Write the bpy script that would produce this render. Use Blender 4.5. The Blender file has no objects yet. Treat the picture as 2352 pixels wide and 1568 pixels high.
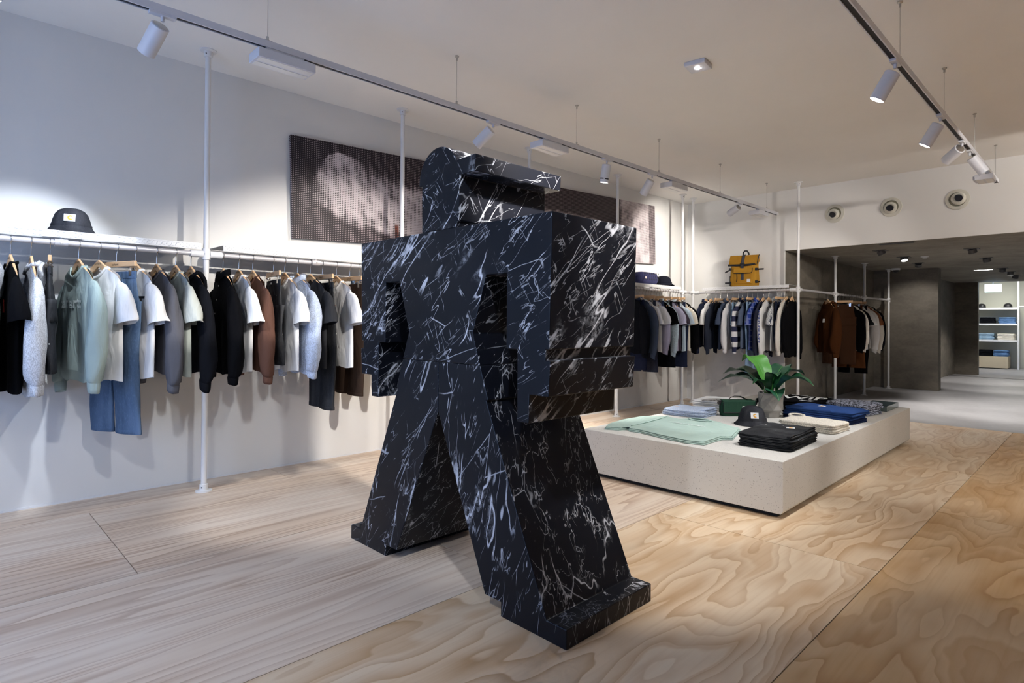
import bpy, bmesh, math, random
from mathutils import Vector, Matrix, noise as mnoise

scene = bpy.context.scene
COL = scene.collection
PI = math.pi
R = math.radians

# ------------------------------------------------------------------ camera
def make_camera():
    yaw, pit, rol = .79547, .007866, -.006845
    cy, sy, cp, sp = math.cos(yaw), math.sin(yaw), math.cos(pit), math.sin(pit)
    f = Vector((-sy * cp, cy * cp, sp))
    r = Vector((cy, sy, 0))
    d = f.cross(r)
    r2 = math.cos(rol) * r + math.sin(rol) * d
    d2 = -math.sin(rol) * r + math.cos(rol) * d
    cam = bpy.data.cameras.new('camera')
    o = bpy.data.objects.new('camera', cam)
    COL.objects.link(o)
    m = Matrix.Identity(4)
    for i in range(3):
        m[i][0], m[i][1], m[i][2] = r2[i], -d2[i], -f[i]
    m[0][3], m[1][3], m[2][3] = 4.4154, 0, 1.1
    o.matrix_world = m
    cam.sensor_width = 36
    cam.lens = 1360 / 2352 * 36
    cam.shift_y = -55 / 2352
    cam.clip_start = .05
    cam.clip_end = 200
    scene.camera = o
make_camera()

# ------------------------------------------------------------------ world, exposure
w = bpy.data.worlds.new('street_sky')
scene.world = w
w.use_nodes = True
w.node_tree.nodes['Background'].inputs[0].default_value = (.42, .58, 1.0, 1)
w.node_tree.nodes['Background'].inputs[1].default_value = 2.9
scene.view_settings.view_transform = 'Standard'
scene.view_settings.look = 'None'
scene.view_settings.exposure = 1.06
scene.view_settings.gamma = 1
scene.view_settings.use_curve_mapping = False
scene.cycles.use_denoising = True
scene.cycles.max_bounces = 5
scene.cycles.diffuse_bounces = 3
scene.cycles.glossy_bounces = 2
scene.cycles.use_adaptive_sampling = True
scene.cycles.adaptive_threshold = .05
scene.cycles.adaptive_min_samples = 16
scene.cycles.caustics_reflective = False
scene.cycles.caustics_refractive = False
scene.cycles.sample_clamp_indirect = 6

SPOT_COL = (1.0, .94, .87)
COOL_COL = (.80, .88, 1.0)

# ------------------------------------------------------------------ node helpers
MATS = {}
class NT:
    def __init__(s, name):
        s.m = bpy.data.materials.new(name)
        s.m.use_nodes = True
        s.t = s.m.node_tree
        s.t.nodes.clear()
        s.out = s.t.nodes.new('ShaderNodeOutputMaterial')
        s.p = s.t.nodes.new('ShaderNodeBsdfPrincipled')
        s.t.links.new(s.p.outputs[0], s.out.inputs[0])
    def n(s, kind, **kw):
        x = s.t.nodes.new('ShaderNode' + kind)
        for k, v in kw.items():
            setattr(x, k, v)
        return x
    def l(s, a, b):
        s.t.links.new(a, b)
    def val(s, sock, v):
        if isinstance(v, (int, float)):
            sock.default_value = v
        elif isinstance(v, (tuple, list)):
            sock.default_value = tuple(v) + ((1,) if len(v) == 3 and sock.type == 'RGBA' else ())
        else:
            s.l(v, sock)
    def math(s, op, a, b=0.0, c=None, clamp=False):
        x = s.n('Math', operation=op, use_clamp=clamp)
        s.val(x.inputs[0], a)
        s.val(x.inputs[1], b)
        if c is not None:
            s.val(x.inputs[2], c)
        return x.outputs[0]
    def mix(s, f, a, b):
        x = s.n('Mix', data_type='RGBA')
        s.val(x.inputs[0], f)
        s.val(x.inputs[6], a)
        s.val(x.inputs[7], b)
        return x.outputs[2]
    def noise(s, vec, scale, detail=2, rough=.5, dist=0):
        x = s.n('TexNoise')
        if vec is not None:
            s.l(vec, x.inputs['Vector'])
        x.inputs['Scale'].default_value = scale
        x.inputs['Detail'].default_value = detail
        x.inputs['Roughness'].default_value = rough
        x.inputs['Distortion'].default_value = dist
        return x.outputs['Fac']
    def noisec(s, vec, scale, detail=2):
        x = s.n('TexNoise')
        s.l(vec, x.inputs['Vector'])
        x.inputs['Scale'].default_value = scale
        x.inputs['Detail'].default_value = detail
        return x.outputs['Color']
    def voro(s, vec, scale, feature='F1'):
        x = s.n('TexVoronoi', feature=feature)
        s.l(vec, x.inputs['Vector'])
        x.inputs['Scale'].default_value = scale
        return x.outputs['Distance']
    def step(s, v, lo, hi, a=0., b=1.):
        x = s.n('MapRange', interpolation_type='SMOOTHSTEP')
        s.val(x.inputs[0], v)
        x.inputs[1].default_value = lo
        x.inputs[2].default_value = hi
        x.inputs[3].default_value = a
        x.inputs[4].default_value = b
        return x.outputs[0]
    def mapping(s, vec, scale=(1, 1, 1), rot=(0, 0, 0), loc=(0, 0, 0)):
        x = s.n('Mapping')
        s.l(vec, x.inputs[0])
        x.inputs['Location'].default_value = loc
        x.inputs['Rotation'].default_value = rot
        x.inputs['Scale'].default_value = scale
        return x.outputs[0]
    def vadd(s, a, b, scale=1.0):
        m_ = s.n('VectorMath', operation='MULTIPLY_ADD')
        s.l(b, m_.inputs[0])
        m_.inputs[1].default_value = (scale,) * 3
        s.l(a, m_.inputs[2])
        return m_.outputs[0]
    def obj(s):
        return s.n('TexCoord').outputs['Object']
    def bump(s, h, strength=.2, dist=.01):
        b = s.n('Bump')
        b.inputs['Strength'].default_value = strength
        b.inputs['Distance'].default_value = dist
        s.l(h, b.inputs['Height'])
        s.l(b.outputs[0], s.p.inputs['Normal'])
    def base(s, c, rough=.6, metal=0., spec=.5):
        s.val(s.p.inputs['Base Color'], c)
        s.val(s.p.inputs['Roughness'], rough)
        s.p.inputs['Metallic'].default_value = metal
        s.p.inputs['Specular IOR Level'].default_value = spec
        return s.m

def plain(name, c, rough=.5, metal=0., spec=.5):
    if name in MATS:
        return MATS[name]
    t = NT(name)
    o = t.obj()
    f = t.noise(o, 9, 3)
    c2 = tuple(x * .92 for x in c)
    t.base(t.mix(f, c2, c), rough, metal, spec)
    MATS[name] = t.m
    return t.m

def glow(name, c, strength):
    if name in MATS:
        return MATS[name]
    t = NT(name)
    t.base((.8, .8, .8), .4)
    t.p.inputs['Emission Color'].default_value = tuple(c) + (1,)
    t.p.inputs['Emission Strength'].default_value = strength
    t.m.cycles.emission_sampling = 'NONE'
    MATS[name] = t.m
    return t.m

def paint(name, c, rough=.85, var=.05, bump=.05):
    if name in MATS:
        return MATS[name]
    t = NT(name)
    o = t.obj()
    f = t.noise(o, 1.3, 4)
    fine = t.noise(o, 140, 2)
    col = t.mix(f, tuple(x * (1 - var) for x in c), tuple(min(1, x * (1 + var)) for x in c))
    t.base(col, rough, 0, .3)
    t.bump(fine, bump, .002)
    MATS[name] = t.m
    return t.m

def plaster(name, c):
    t = NT(name)
    o = t.obj()
    f = t.noise(t.mapping(o, (1, 1, 2.2)), 2.1, 6, .62, .4)
    f2 = t.noise(o, 26, 3)
    k = t.math('ADD', t.math('MULTIPLY', f, .8), t.math('MULTIPLY', f2, .2))
    col = t.mix(t.step(k, .3, .7), tuple(x * .75 for x in c), tuple(x * 1.25 for x in c))
    t.base(col, .7, 0, .35)
    t.bump(f2, .08, .004)
    MATS[name] = t.m
    return t.m

def concrete_floor():
    t = NT('polished_concrete')
    o = t.obj()
    f = t.noise(o, .8, 6, .6)
    g = t.noise(o, 18, 3)
    k = t.math('ADD', t.math('MULTIPLY', f, .75), t.math('MULTIPLY', g, .25))
    t.base(t.mix(t.step(k, .3, .7), (.27, .265, .275), (.37, .365, .375)), .42, 0, .4)
    return t.m

def plywood(name, straight, c1, c2, line_c, wide_c):
    t = NT(name)
    o = t.obj()
    rnd = t.n('ObjectInfo').outputs['Random']
    rv = t.n('CombineXYZ')
    t.l(t.math('MULTIPLY', rnd, 37.0), rv.inputs[0])
    t.l(t.math('MULTIPLY', rnd, 91.0), rv.inputs[1])
    t.l(t.math('MULTIPLY', rnd, 13.0), rv.inputs[2])
    p = t.vadd(o, rv.outputs[0], 1.0)
    warp = t.noisec(t.mapping(p, (2.4, .8, 1)), 1.5, 3)
    q = t.vadd(p, warp, .06 if straight else .22)
    field = t.noise(t.mapping(q, (3.0, .16, 1) if straight else (2.0, .50, 1)), 1.0, 2.6, .5)
    lines = t.math('FRACT', t.math('MULTIPLY', field, 25.0 if straight else 23.0))
    ring = t.math('MULTIPLY', t.math('POWER', lines, 2.4), t.step(lines, .93, 1.0, 1., 0.))
    wide = t.math('FRACT', t.math('MULTIPLY', field, 6.0))
    wide = t.math('MULTIPLY', t.math('POWER', wide, 2.6), t.step(wide, .94, 1., 1., 0.))
    streak = t.noise(t.mapping(p, (70, 2.2, 1)), 1.0, 3)
    mott = t.noise(t.mapping(p, (1.8, .6, 1)), 1.6, 4)
    wood = t.mix(t.step(mott, .35, .7), c1, c2)
    wood = t.mix(t.math('MULTIPLY', t.step(streak, .45, .75), .16), wood, line_c)
    wood = t.mix(t.math('MULTIPLY', wide, .35 if straight else .55), wood, wide_c)
    wood = t.mix(t.math('MULTIPLY', ring, t.step(mott, .30, .62, .30, .85)), wood, line_c)
    t.base(wood, t.math('ADD', .40, t.math('MULTIPLY', streak, .15)), 0, .35)
    return t.m

def marble(name, axes, shift):
    t = NT(name)
    # each slab is sawn so that its veins lie in the visible face: swap axes on the side faces
    sep = t.n('SeparateXYZ')
    t.l(t.mapping(t.n('TexCoord').outputs['Object'], loc=shift), sep.inputs[0])
    sn = t.n('SeparateXYZ')
    t.l(t.n('NewGeometry').outputs['True Normal'], sn.inputs[0])
    side = t.math('GREATER_THAN', t.math('ABSOLUTE', sn.outputs[0]), t.math('ABSOLUTE', sn.outputs[1]))
    front = t.math('SUBTRACT', 1.0, side)
    x, y = sep.outputs[0], sep.outputs[1]
    cmb = t.n('CombineXYZ')
    t.l(t.math('ADD', t.math('MULTIPLY', x, front), t.math('MULTIPLY', y, side)), cmb.inputs[0])
    t.l(t.math('ADD', t.math('MULTIPLY', y, front), t.math('MULTIPLY', x, side)), cmb.inputs[1])
    t.l(sep.outputs[2], cmb.inputs[2])
    o = cmb.outputs[0]
    p = t.vadd(o, t.noisec(o, 4.0, 3), .035)
    def along(ax, stretch, loc=(0, 0, 0)):
        return t.mapping(t.mapping(p, rot=(0, R(ax), 0)), (stretch, 1, 1), loc=loc)
    m1 = t.noise(o, 2.6, 2)
    m2 = t.noise(t.mapping(o, loc=(7, 3, 1)), 6.0, 2)
    m3 = t.noise(t.mapping(o, loc=(2, 9, 4)), 11.0, 2)
    grain = t.noise(o, 60, 3, .7)
    def band(sig, w_):
        return t.step(t.math('ABSOLUTE', t.math('SUBTRACT', sig, .5)), w_ * .25, w_, 1., 0.)
    nb = t.noise(along(axes[0], .24), 2.6, 4, .58)
    broad = t.math('MULTIPLY', band(nb, .0065), t.step(m1, .46, .56))
    cloud = t.math('MULTIPLY', t.math('MULTIPLY', band(nb, .032), t.step(m1, .56, .64)), t.step(grain, .42, .62))
    l1 = t.math('MULTIPLY', band(t.noise(along(axes[0], .16, (3, 1, 5)), 7, 4, .58), .0055), t.step(m2, .43, .53))
    l2 = t.math('MULTIPLY', band(t.noise(along(axes[1], .16, (1, 6, 2)), 14, 3, .55), .0065), t.step(m3, .44, .54))
    l3 = t.math('MULTIPLY', band(t.noise(along(axes[2], .18, (8, 2, 3)), 9, 3, .55), .005), t.step(m3, .48, .58))
    e = t.voro(along(axes[1], .28, (5, 5, 1)), 5.0, 'DISTANCE_TO_EDGE')
    v1 = t.math('MULTIPLY', t.step(e, .0015, .007, 1., 0.), t.step(m2, .50, .60))
    dash = t.math('MULTIPLY', t.step(t.voro(along(axes[1], .24), 62, 'F1'), .06, .12, 1., 0.), t.step(m3, .42, .54))
    k = t.math('MULTIPLY', cloud, .36)
    for q, g in ((broad, .85), (l1, .7), (l2, .42), (l3, .5), (v1, .6), (dash, .36)):
        k = t.math('MAXIMUM', k, t.math('MULTIPLY', q, g))
    k = t.math('MULTIPLY', k, t.step(grain, .24, .52, .45, 1.))
    base = t.mix(m1, (.003, .0034, .0055), (.008, .0094, .0155))
    t.base(t.mix(k, base, (.62, .64, .70)), t.math('ADD', .34, t.math('MULTIPLY', k, .2)), 0, .22)
    return t.m

def terrazzo():
    t = NT('cast_stone')
    o = t.obj()
    f = t.noise(o, 2.2, 5)
    pores = t.step(t.voro(o, 100, 'F1'), .14, .24, 1., 0.)
    pores = t.math('MULTIPLY', pores, t.step(t.noise(o, 24, 2), .40, .52))
    p2 = t.step(t.noise(o, 160, 1), .66, .72)
    col = t.mix(f, (.60, .585, .55), (.70, .685, .65))
    col = t.mix(t.math('MULTIPLY', p2, .35), col, (.35, .33, .30))
    col = t.mix(t.math('MULTIPLY', pores, .75), col, (.16, .15, .14))
    t.base(col, .75, 0, .3)
    MATS['cast_stone'] = t.m
    return t.m

def fabric(c, kind='plain', name=None):
    key = ('fab', tuple(round(x, 3) for x in c), kind)
    if key in MATS:
        return MATS[key]
    t = NT(name or ('cloth_' + kind))
    o = t.obj()
    a = t.noise(o, 7, 3)
    lo, hi = tuple(x * .86 for x in c), tuple(min(1, x * 1.1) for x in c)
    col = t.mix(a, lo, hi)
    rough = .9
    if kind in ('denim', 'denim_splash'):
        fade = t.noise(t.mapping(o, (3.0, 3.0, .8)), 2.2, 4)
        light = tuple(min(1, x * 2.1 + .04) for x in c)
        col = t.mix(t.math('MULTIPLY', t.step(fade, .42, .75), .55), col, light)
        tw = t.noise(t.mapping(o, (220, 220, 60)), 1.0, 2)
        col = t.mix(t.math('MULTIPLY', t.step(tw, .5, .8), .3), col, light)
    if kind == 'heather':
        h = t.noise(t.mapping(o, (1, 1, .5)), 240, 2)
        col = t.mix(t.step(h, .35, .65), tuple(x * .72 for x in c), tuple(min(1, x * 1.18) for x in c))
    if kind == 'knit':
        h = t.noise(t.mapping(o, (1, .35, 1)), 85, 2)
        col = t.mix(t.step(h, .40, .58), tuple(x * .22 for x in c), tuple(min(1, x * 1.5) for x in c))
    if kind == 'rugby':
        z = t.n('SeparateXYZ')
        t.l(o, z.inputs[0])
        st = t.math('FRACT', t.math('MULTIPLY', z.outputs[2], 7.6))
        col = t.mix(t.step(st, .49, .51), (.045, .05, .10), (.82, .82, .84))
    if kind == 'plaid':
        z = t.n('SeparateXYZ')
        t.l(o, z.inputs[0])
        st = t.step(t.math('FRACT', t.math('MULTIPLY', z.outputs[2], 14)), .80, .84)
        st2 = t.step(t.math('FRACT', t.math('MULTIPLY', z.outputs[0], 14)), .80, .84)
        col = t.mix(t.math('MULTIPLY', t.math('MAXIMUM', st, st2), .55), col, (.30, .36, .62))
    if kind == 'pinstripe':
        z = t.n('SeparateXYZ')
        t.l(o, z.inputs[0])
        st = t.math('FRACT', t.math('MULTIPLY', t.math('ADD', z.outputs[0], z.outputs[1]), 62))
        col = t.mix(t.step(st, .62, .68), col, (.05, .06, .10))
    if kind in ('splash', 'denim_splash'):
        s1 = t.step(t.voro(o, 17, 'F1'), .055, .085, 1., 0.)
        s1 = t.math('MULTIPLY', s1, t.step(t.noise(o, 5, 1), .50, .54))
        col = t.mix(s1, col, (.8, .8, .78))
    t.base(col, rough, 0, .05)
    wr = t.noise(t.mapping(o, (1.0, 1.0, .38)), 15, 2, .55, .8)
    t.bump(wr, .6, .014)
    MATS[key] = t.m
    return t.m

def wood_hanger():
    t = NT('beech_wood')
    o = t.obj()
    f = t.noise(t.mapping(o, (2.5, 40, 30)), 1, 3)
    t.base(t.mix(f, (.62, .38, .20), (.78, .53, .31)), .4, 0, .4)
    return t.m

def halftone():
    t = NT('halftone_print')
    o = t.obj()
    s = t.n('SeparateXYZ')
    t.l(o, s.inputs[0])
    u, v = s.outputs[1], s.outputs[2]
    wob = t.noise(o, 5.0, 4, .6)
    wb = t.math('MULTIPLY', t.math('SUBTRACT', wob, .5), .35)
    def ell(cu, cv, ru, rv, soft=.12):
        a = t.math('POWER', t.math('ABSOLUTE', t.math('DIVIDE', t.math('SUBTRACT', u, cu), ru)), 2)
        b = t.math('POWER', t.math('ABSOLUTE', t.math('DIVIDE', t.math('SUBTRACT', v, cv), rv)), 2)
        q = t.math('ADD', t.math('SQRT', t.math('ADD', a, b)), wb)
        return t.step(q, 1 - soft, 1 + soft, 1., 0.)
    dish = t.math('MAXIMUM', ell(1.15, .38, .95, .29), ell(.48, .50, .27, .19))
    dish = t.math('MAXIMUM', dish, ell(.40, .62, .13, .09))
    hole = ell(1.10, .76, .50, .25, .25)
    tone = t.math('MULTIPLY', dish, t.math('SUBTRACT', 1.0, hole))
    ground = t.step(t.math('ADD', t.math('SUBTRACT', v, t.math('MULTIPLY', u, -.04)), t.math('MULTIPLY', wb, .3)), .60, .66, 1., 0.)
    right = t.step(u, 1.9, 2.3)
    post = t.step(t.math('ADD', u, wb), 4.22, 4.30)
    far = t.math('MULTIPLY', t.math('MAXIMUM', ground, post), right)
    strip = t.step(u, 4.90, 4.92)
    tone = t.math('MAXIMUM', t.math('MULTIPLY', tone, t.math('SUBTRACT', 1.0, right)), far)
    mot = t.step(t.noise(o, 4.2, 5, .65), .30, .66, .40, 1.0)
    tone = t.math('MULTIPLY', tone, mot)
    tone = t.math('MULTIPLY', tone, t.math('SUBTRACT', 1.0, t.math('MULTIPLY', strip, .6)))
    dens = t.math('ADD', t.math('MULTIPLY', tone, .62), .20)
    fade = t.math('MULTIPLY', t.step(v, 0.0, .35, .18, 0.), t.step(u, .2, 1.4))
    dens = t.math('ADD', dens, fade)
    k1 = 215.
    a = t.math('SINE', t.math('MULTIPLY', t.math('ADD', u, t.math('MULTIPLY', v, 1.0)), k1))
    b = t.math('SINE', t.math('MULTIPLY', t.math('SUBTRACT', u, t.math('MULTIPLY', v, 1.0)), k1))
    pat = t.math('ADD', t.math('MULTIPLY', t.math('MULTIPLY', a, b), .5), .5)
    hit = t.step(t.math('SUBTRACT', dens, pat), -.08, .08)
    light = t.mix(tone, (.40, .33, .34), (.70, .62, .63))
    bar = t.math('MULTIPLY', t.step(t.math('ABSOLUTE', t.math('SUBTRACT', u, .93)), .018, .022, 1., 0.), t.step(v, .16, .2, 1., 0.))
    light = t.mix(bar, light, (.20, .06, .04))
    t.base(t.mix(hit, (.018, .012, .015), light), .55, 0, .3)
    return t.m

def leafmat(name, c1, c2):
    t = NT(name)
    o = t.obj()
    f = t.noise(t.mapping(o, (8, 2, 8)), 1.5, 3)
    t.base(t.mix(f, c1, c2), .38, 0, .5)
    return t.m

def pane_glass():
    t = NT('window_glass')
    tr = t.n('BsdfTransparent')
    tr.inputs[0].default_value = (.93, .96, .97, 1)
    gl = t.n('BsdfGlossy')
    gl.inputs['Roughness'].default_value = .02
    mx = t.n('MixShader')
    mx.inputs[0].default_value = .06
    t.l(tr.outputs[0], mx.inputs[1])
    t.l(gl.outputs[0], mx.inputs[2])
    t.l(mx.outputs[0], t.out.inputs[0])
    return t.m

M_WALL = paint('wall_paint', (.79, .78, .755))
M_CEIL = paint('ceiling_paint', (.90, .88, .845))
M_DARK = plaster('clay_plaster', (.175, .155, .125))
M_DARKCEIL = plaster('clay_ceiling', (.27, .245, .20))
M_FLOORC = concrete_floor()
M_PLY_A = plywood('plywood_straight', True, (.80, .68, .56), (.76, .61, .47), (.40, .24, .15), (.56, .37, .25))
M_PLY_B = plywood('plywood_figured', False, (.81, .67, .50), (.77, .59, .40), (.47, .27, .12), (.56, .34, .16))
M_PLY_C = plywood('plywood_bold', False, (.74, .54, .33), (.62, .39, .18), (.42, .21, .07), (.46, .24, .08))
M_MARBLE = marble('black_marble_torso', (44, 27, 118), (0, 0, 0))
M_MARBLE_H = marble('black_marble_head', (58, 22, 125), (3.1, 1.7, .4))
M_MARBLE_L = marble('black_marble_leg', (84, 66, 104), (1.3, 4.2, 2.6))
M_MARBLE_K = marble('black_marble_far_leg', (66, 45, 100), (5.3, 2.2, 1.6))
M_STONE = terrazzo()
M_WHITE = plain('white_powder_coat', (.82, .82, .82), .35)
M_FIX = plain('white_lamp_enamel', (.74, .75, .80), .4)
M_STEEL = plain('brushed_steel', (.55, .54, .52), .3, .9)
M_CHROME = plain('chrome_wire', (.62, .60, .57), .18, 1.0)
M_BLACK = plain('black_plastic', (.012, .012, .014), .45)
M_SLOT = plain('dark_slot', (.02, .02, .022), .6)
M_WOOD = wood_hanger()
M_LENS = glow('lamp_lens', (1, .95, .88), 14)
M_LENSOFF = plain('frosted_lens', (.85, .84, .82), .3)
M_LABELW = plain('label_white', (.86, .86, .86), .7)
M_LABELO = plain('label_orange', (.85, .42, .05), .7)
M_INKB = plain('ink_black', (.012, .012, .014), .8)
M_INKW = plain('ink_white', (.85, .87, .86), .8)
M_INKNAVY = plain('ink_blue', (.04, .07, .28), .8)
M_RAIL = plain('galvanised_rail', (.66, .64, .65), .35, .25)

# ------------------------------------------------------------------ mesh helpers
class G:
    def __init__(s):
        s.v, s.f = [], []
    def add(s, vs, fs):
        b = len(s.v)
        s.v += [tuple(x) for x in vs]
        s.f += [tuple(i + b for i in q) for q in fs]
        return s
    def box(s, x0, x1, y0, y1, z0, z1):
        return s.add([(x0, y0, z0), (x1, y0, z0), (x1, y1, z0), (x0, y1, z0), (x0, y0, z1), (x1, y0, z1), (x1, y1, z1), (x0, y1, z1)],
                     [(0, 3, 2, 1), (4, 5, 6, 7), (0, 1, 5, 4), (1, 2, 6, 5), (2, 3, 7, 6), (3, 0, 4, 7)])
    def prism(s, poly, a, b, axis='y'):
        n = len(poly)
        mk = {'y': lambda p, t: (p[0], t, p[1]), 'z': lambda p, t: (p[0], p[1], t), 'x': lambda p, t: (t, p[0], p[1])}[axis]
        vs = [mk(p, a) for p in poly] + [mk(p, b) for p in poly]
        fs = [tuple(range(n)), tuple(range(2 * n - 1, n - 1, -1))]
        fs += [(i, i + n, (i + 1) % n + n, (i + 1) % n) for i in range(n)]
        return s.add(vs, fs)
    def rings(s, rings, caps=(True, True), closed=False):
        n = len(rings[0])
        vs = [p for r in rings for p in r]
        fs = []
        m = len(rings)
        for i in range(m if closed else m - 1):
            for j in range(n):
                a, b = i * n + j, i * n + (j + 1) % n
                c, d = ((i + 1) % m) * n + (j + 1) % n, ((i + 1) % m) * n + j
                fs.append((a, b, c, d))
        if not closed:
            if caps[0]:
                fs.append(tuple(range(n - 1, -1, -1)))
            if caps[1]:
                fs.append(tuple(range((m - 1) * n, m * n)))
        return s.add(vs, fs)
    def tube(s, path, rad, n=10, caps=True):
        path = [Vector(p) for p in path]
        rg = []
        up = None
        for i, p in enumerate(path):
            a = path[max(0, i - 1)]
            b = path[min(len(path) - 1, i + 1)]
            t = (b - a).normalized()
            if up is None:
                up = Vector((0, 0, 1)) if abs(t.z) < .9 else Vector((1, 0, 0))
            x = t.cross(up).normalized()
            y = x.cross(t).normalized()
            up = y
            r = rad[i] if isinstance(rad, (list, tuple)) else rad
            ra, rb = r if isinstance(r, tuple) else (r, r)
            rg.append([p + x * (math.cos(2 * PI * k / n) * ra) + y * (math.sin(2 * PI * k / n) * rb) for k in range(n)])
        return s.rings(rg, (caps, caps))
    def cyl(s, p, q, r, n=16, r2=None):
        return s.tube([p, q], [r, r if r2 is None else r2], n)
    def lathe(s, prof, n=24, c=(0, 0, 0), caps=(True, True)):
        rg = [[(c[0] + r * math.cos(2 * PI * k / n), c[1] + r * math.sin(2 * PI * k / n), c[2] + z) for k in range(n)] for r, z in prof]
        return s.rings(rg, caps)
    def grid(s, fn, nu, nv, flip=False):
        vs = [fn(i / nu, j / nv) for j in range(nv + 1) for i in range(nu + 1)]
        fs = []
        for j in range(nv):
            for i in range(nu):
                a = j * (nu + 1) + i
                q = (a, a + 1, a + nu + 2, a + nu + 1)
                fs.append(q[::-1] if flip else q)
        return s.add(vs, fs)
    def xf(s, m):
        s.v = [tuple(m @ Vector(p)) for p in s.v]
        return s
    def mesh(s, name, smooth=None, fix=False):
        me = bpy.data.meshes.new(name)
        me.from_pydata(s.v, [], s.f)
        if fix:
            bm = bmesh.new()
            bm.from_mesh(me)
            bmesh.ops.remove_doubles(bm, verts=bm.verts, dist=1e-5)
            bmesh.ops.recalc_face_normals(bm, faces=bm.faces)
            bm.to_mesh(me)
            bm.free()
        me.update()
        if smooth is not None:
            me.shade_smooth()
            if smooth < 179:
                me.set_sharp_from_angle(angle=R(smooth))
        return me

def ob(name, g, mat, parent=None, smooth=None, bevel=0, loc=None, fix=True):
    me = g if isinstance(g, bpy.types.Mesh) else g.mesh(name, smooth, fix)
    if mat is not None:
        if not me.materials:
            me.materials.append(mat)
    o = bpy.data.objects.new(name, me)
    COL.objects.link(o)
    if mat is not None and me.materials[0] is not mat:
        o.material_slots[0].link = 'OBJECT'
        o.material_slots[0].material = mat
    if parent is not None:
        o.parent = parent
    if loc is not None:
        o.location = loc
    if bevel:
        b = o.modifiers.new('edge', 'BEVEL')
        b.width = bevel
        b.segments = 2
        b.limit_method = 'ANGLE'
    return o

def tag(o, label, cat, group=None):
    o['label'] = label
    o['category'] = cat
    if group:
        o['group'] = group
    return o

def thing(name, label, cat, loc=(0, 0, 0), rotz=0., group=None):
    o = bpy.data.objects.new(name, None)
    o.empty_display_size = .1
    COL.objects.link(o)
    o.location = loc
    o.rotation_euler = (0, 0, rotz)
    return tag(o, label, cat, group)

def struct(name, g, mat, parent=None, bevel=0, smooth=None):
    o = ob(name, g, mat, parent, smooth, bevel)
    if parent is None:
        o['kind'] = 'structure'
    return o

_font_cache = {}
def text_mesh(txt, size, shear=0., bold=0.):
    cu = bpy.data.curves.new('lettering', 'FONT')
    cu.body = txt
    cu.size = size
    cu.shear = shear
    cu.offset = bold
    cu.align_x = 'CENTER'
    cu.align_y = 'CENTER'
    cu.resolution_u = 3
    o = bpy.data.objects.new('lettering_source', cu)
    COL.objects.link(o)
    dg = bpy.context.evaluated_depsgraph_get()
    me = bpy.data.meshes.new_from_object(o.evaluated_get(dg))
    bpy.data.objects.remove(o)
    bpy.data.curves.remove(cu)
    me.name = 'lettering'
    return me

def sm(x):
    x = max(0., min(1., x))
    return x * x * (3 - 2 * x)
def lerp(a, b, t):
    return a + (b - a) * t

# ================================================================== STRUCTURE
H = 2.845           # ceiling
YB = 7.94           # back wall
XR = 7.2            # wall on the unseen side
YF = -1.7           # shop front behind the camera
HB = 2.058          # ceiling of the rear room

# floor of the sales room: bedding plus plywood sheets with open joints
floor = struct('floor', G().box(-.2, XR, YF, 7.965, -.10, -.021), plain('floor_bedding', (.10, .08, .06), .9))
SW, SL, GAP = 1.115, 2.45, .0018
ply_cache = {}
xe = [-.785 + SW * i for i in range(9)]
for i in range(8):
    a, b = max(0.0, xe[i]), min(XR, xe[i + 1])
    y0 = .58 if i % 2 == 1 else 1.805
    if i % 4 == 1:
        y0 = .65
    y = y0 - SL * 3
    while y < 7.96:
        c, d = max(YF, y), min(7.96, y + SL)
        if d - c > .02:
            key = (round(b - a, 4), round(d - c, 4))
            if key not in ply_cache:
                hw_, hl_ = key[0] / 2 - GAP, key[1] / 2 - GAP
                ply_cache[key] = G().box(-hw_, hw_, -hl_, hl_, -.019, 0).mesh('plywood_panel')
            p = ob('plywood_panel', ply_cache[key], M_PLY_A if i < 3 else M_PLY_B if i == 3 else M_PLY_C, floor, loc=((a + b) / 2, (c + d) / 2, 0))
        y += SL

struct('floor_rear', G().box(-.2, XR, 7.968, 21, -.10, -.001), M_FLOORC)
struct('ceiling', G().box(-.2, XR, YF, YB + .01, H, H + .15), M_CEIL)
struct('wall_left', G().box(-.2, 0, YF, YB + .2, 0, H), M_WALL)
struct('wall_right', G().box(XR, XR + .2, YF, 21, 0, H), M_WALL)
# back wall: solid on the rail side, a wide opening with a header beyond it
struct('wall_back', G().prism([(0, 0), (1.387, 0), (1.387, HB), (XR, HB), (XR, H), (0, H)], YB, YB + .03), M_WALL)
# rear room
struct('wall_rear_left', G().box(1.187, 1.387, YB + .03, 12.0, 0, HB), M_DARK)
struct('wall_rear_pier', G().box(1.187, 2.335, 12.0, 12.22, 0, HB), M_DARK)
struct('wall_corridor', G().box(1.65, 1.85, 12.22, 16.6, 0, HB), M_DARK)
struct('wall_rear_end', G().box(1.65, 2.265, 16.6, 16.75, 0, HB), M_DARK)
struct('ceiling_rear', G().box(1.187, XR, YB + .03, 16.75, HB, HB + .12), M_DARKCEIL)
struct('wall_store_room', G().box(.6, XR, 19.92, 20.1, 0, 2.5), paint('store_wall', (.60, .60, .50)))
struct('wall_store_side', G().box(1.3, 1.42, 16.75, 19.92, 0, 2.5), M_WALL)
struct('ceiling_store_room', G().box(.6, XR, 16.75, 20, 2.42, 2.5), M_CEIL)
# low step line across the rear floor
struct('trim_1', G().box(1.86, XR, 15.9, 15.93, -.001, .004), plain('floor_joint', (.10, .10, .10), .7))
# slim shadow-gap beads at the foot of the painted walls
struct('baseboard_left', G().box(0, .006, YF, YB, 0, .012), M_WHITE)
struct('baseboard_back', G().box(.006, 1.387, YB - .006, YB, 0, .012), M_WHITE)

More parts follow.
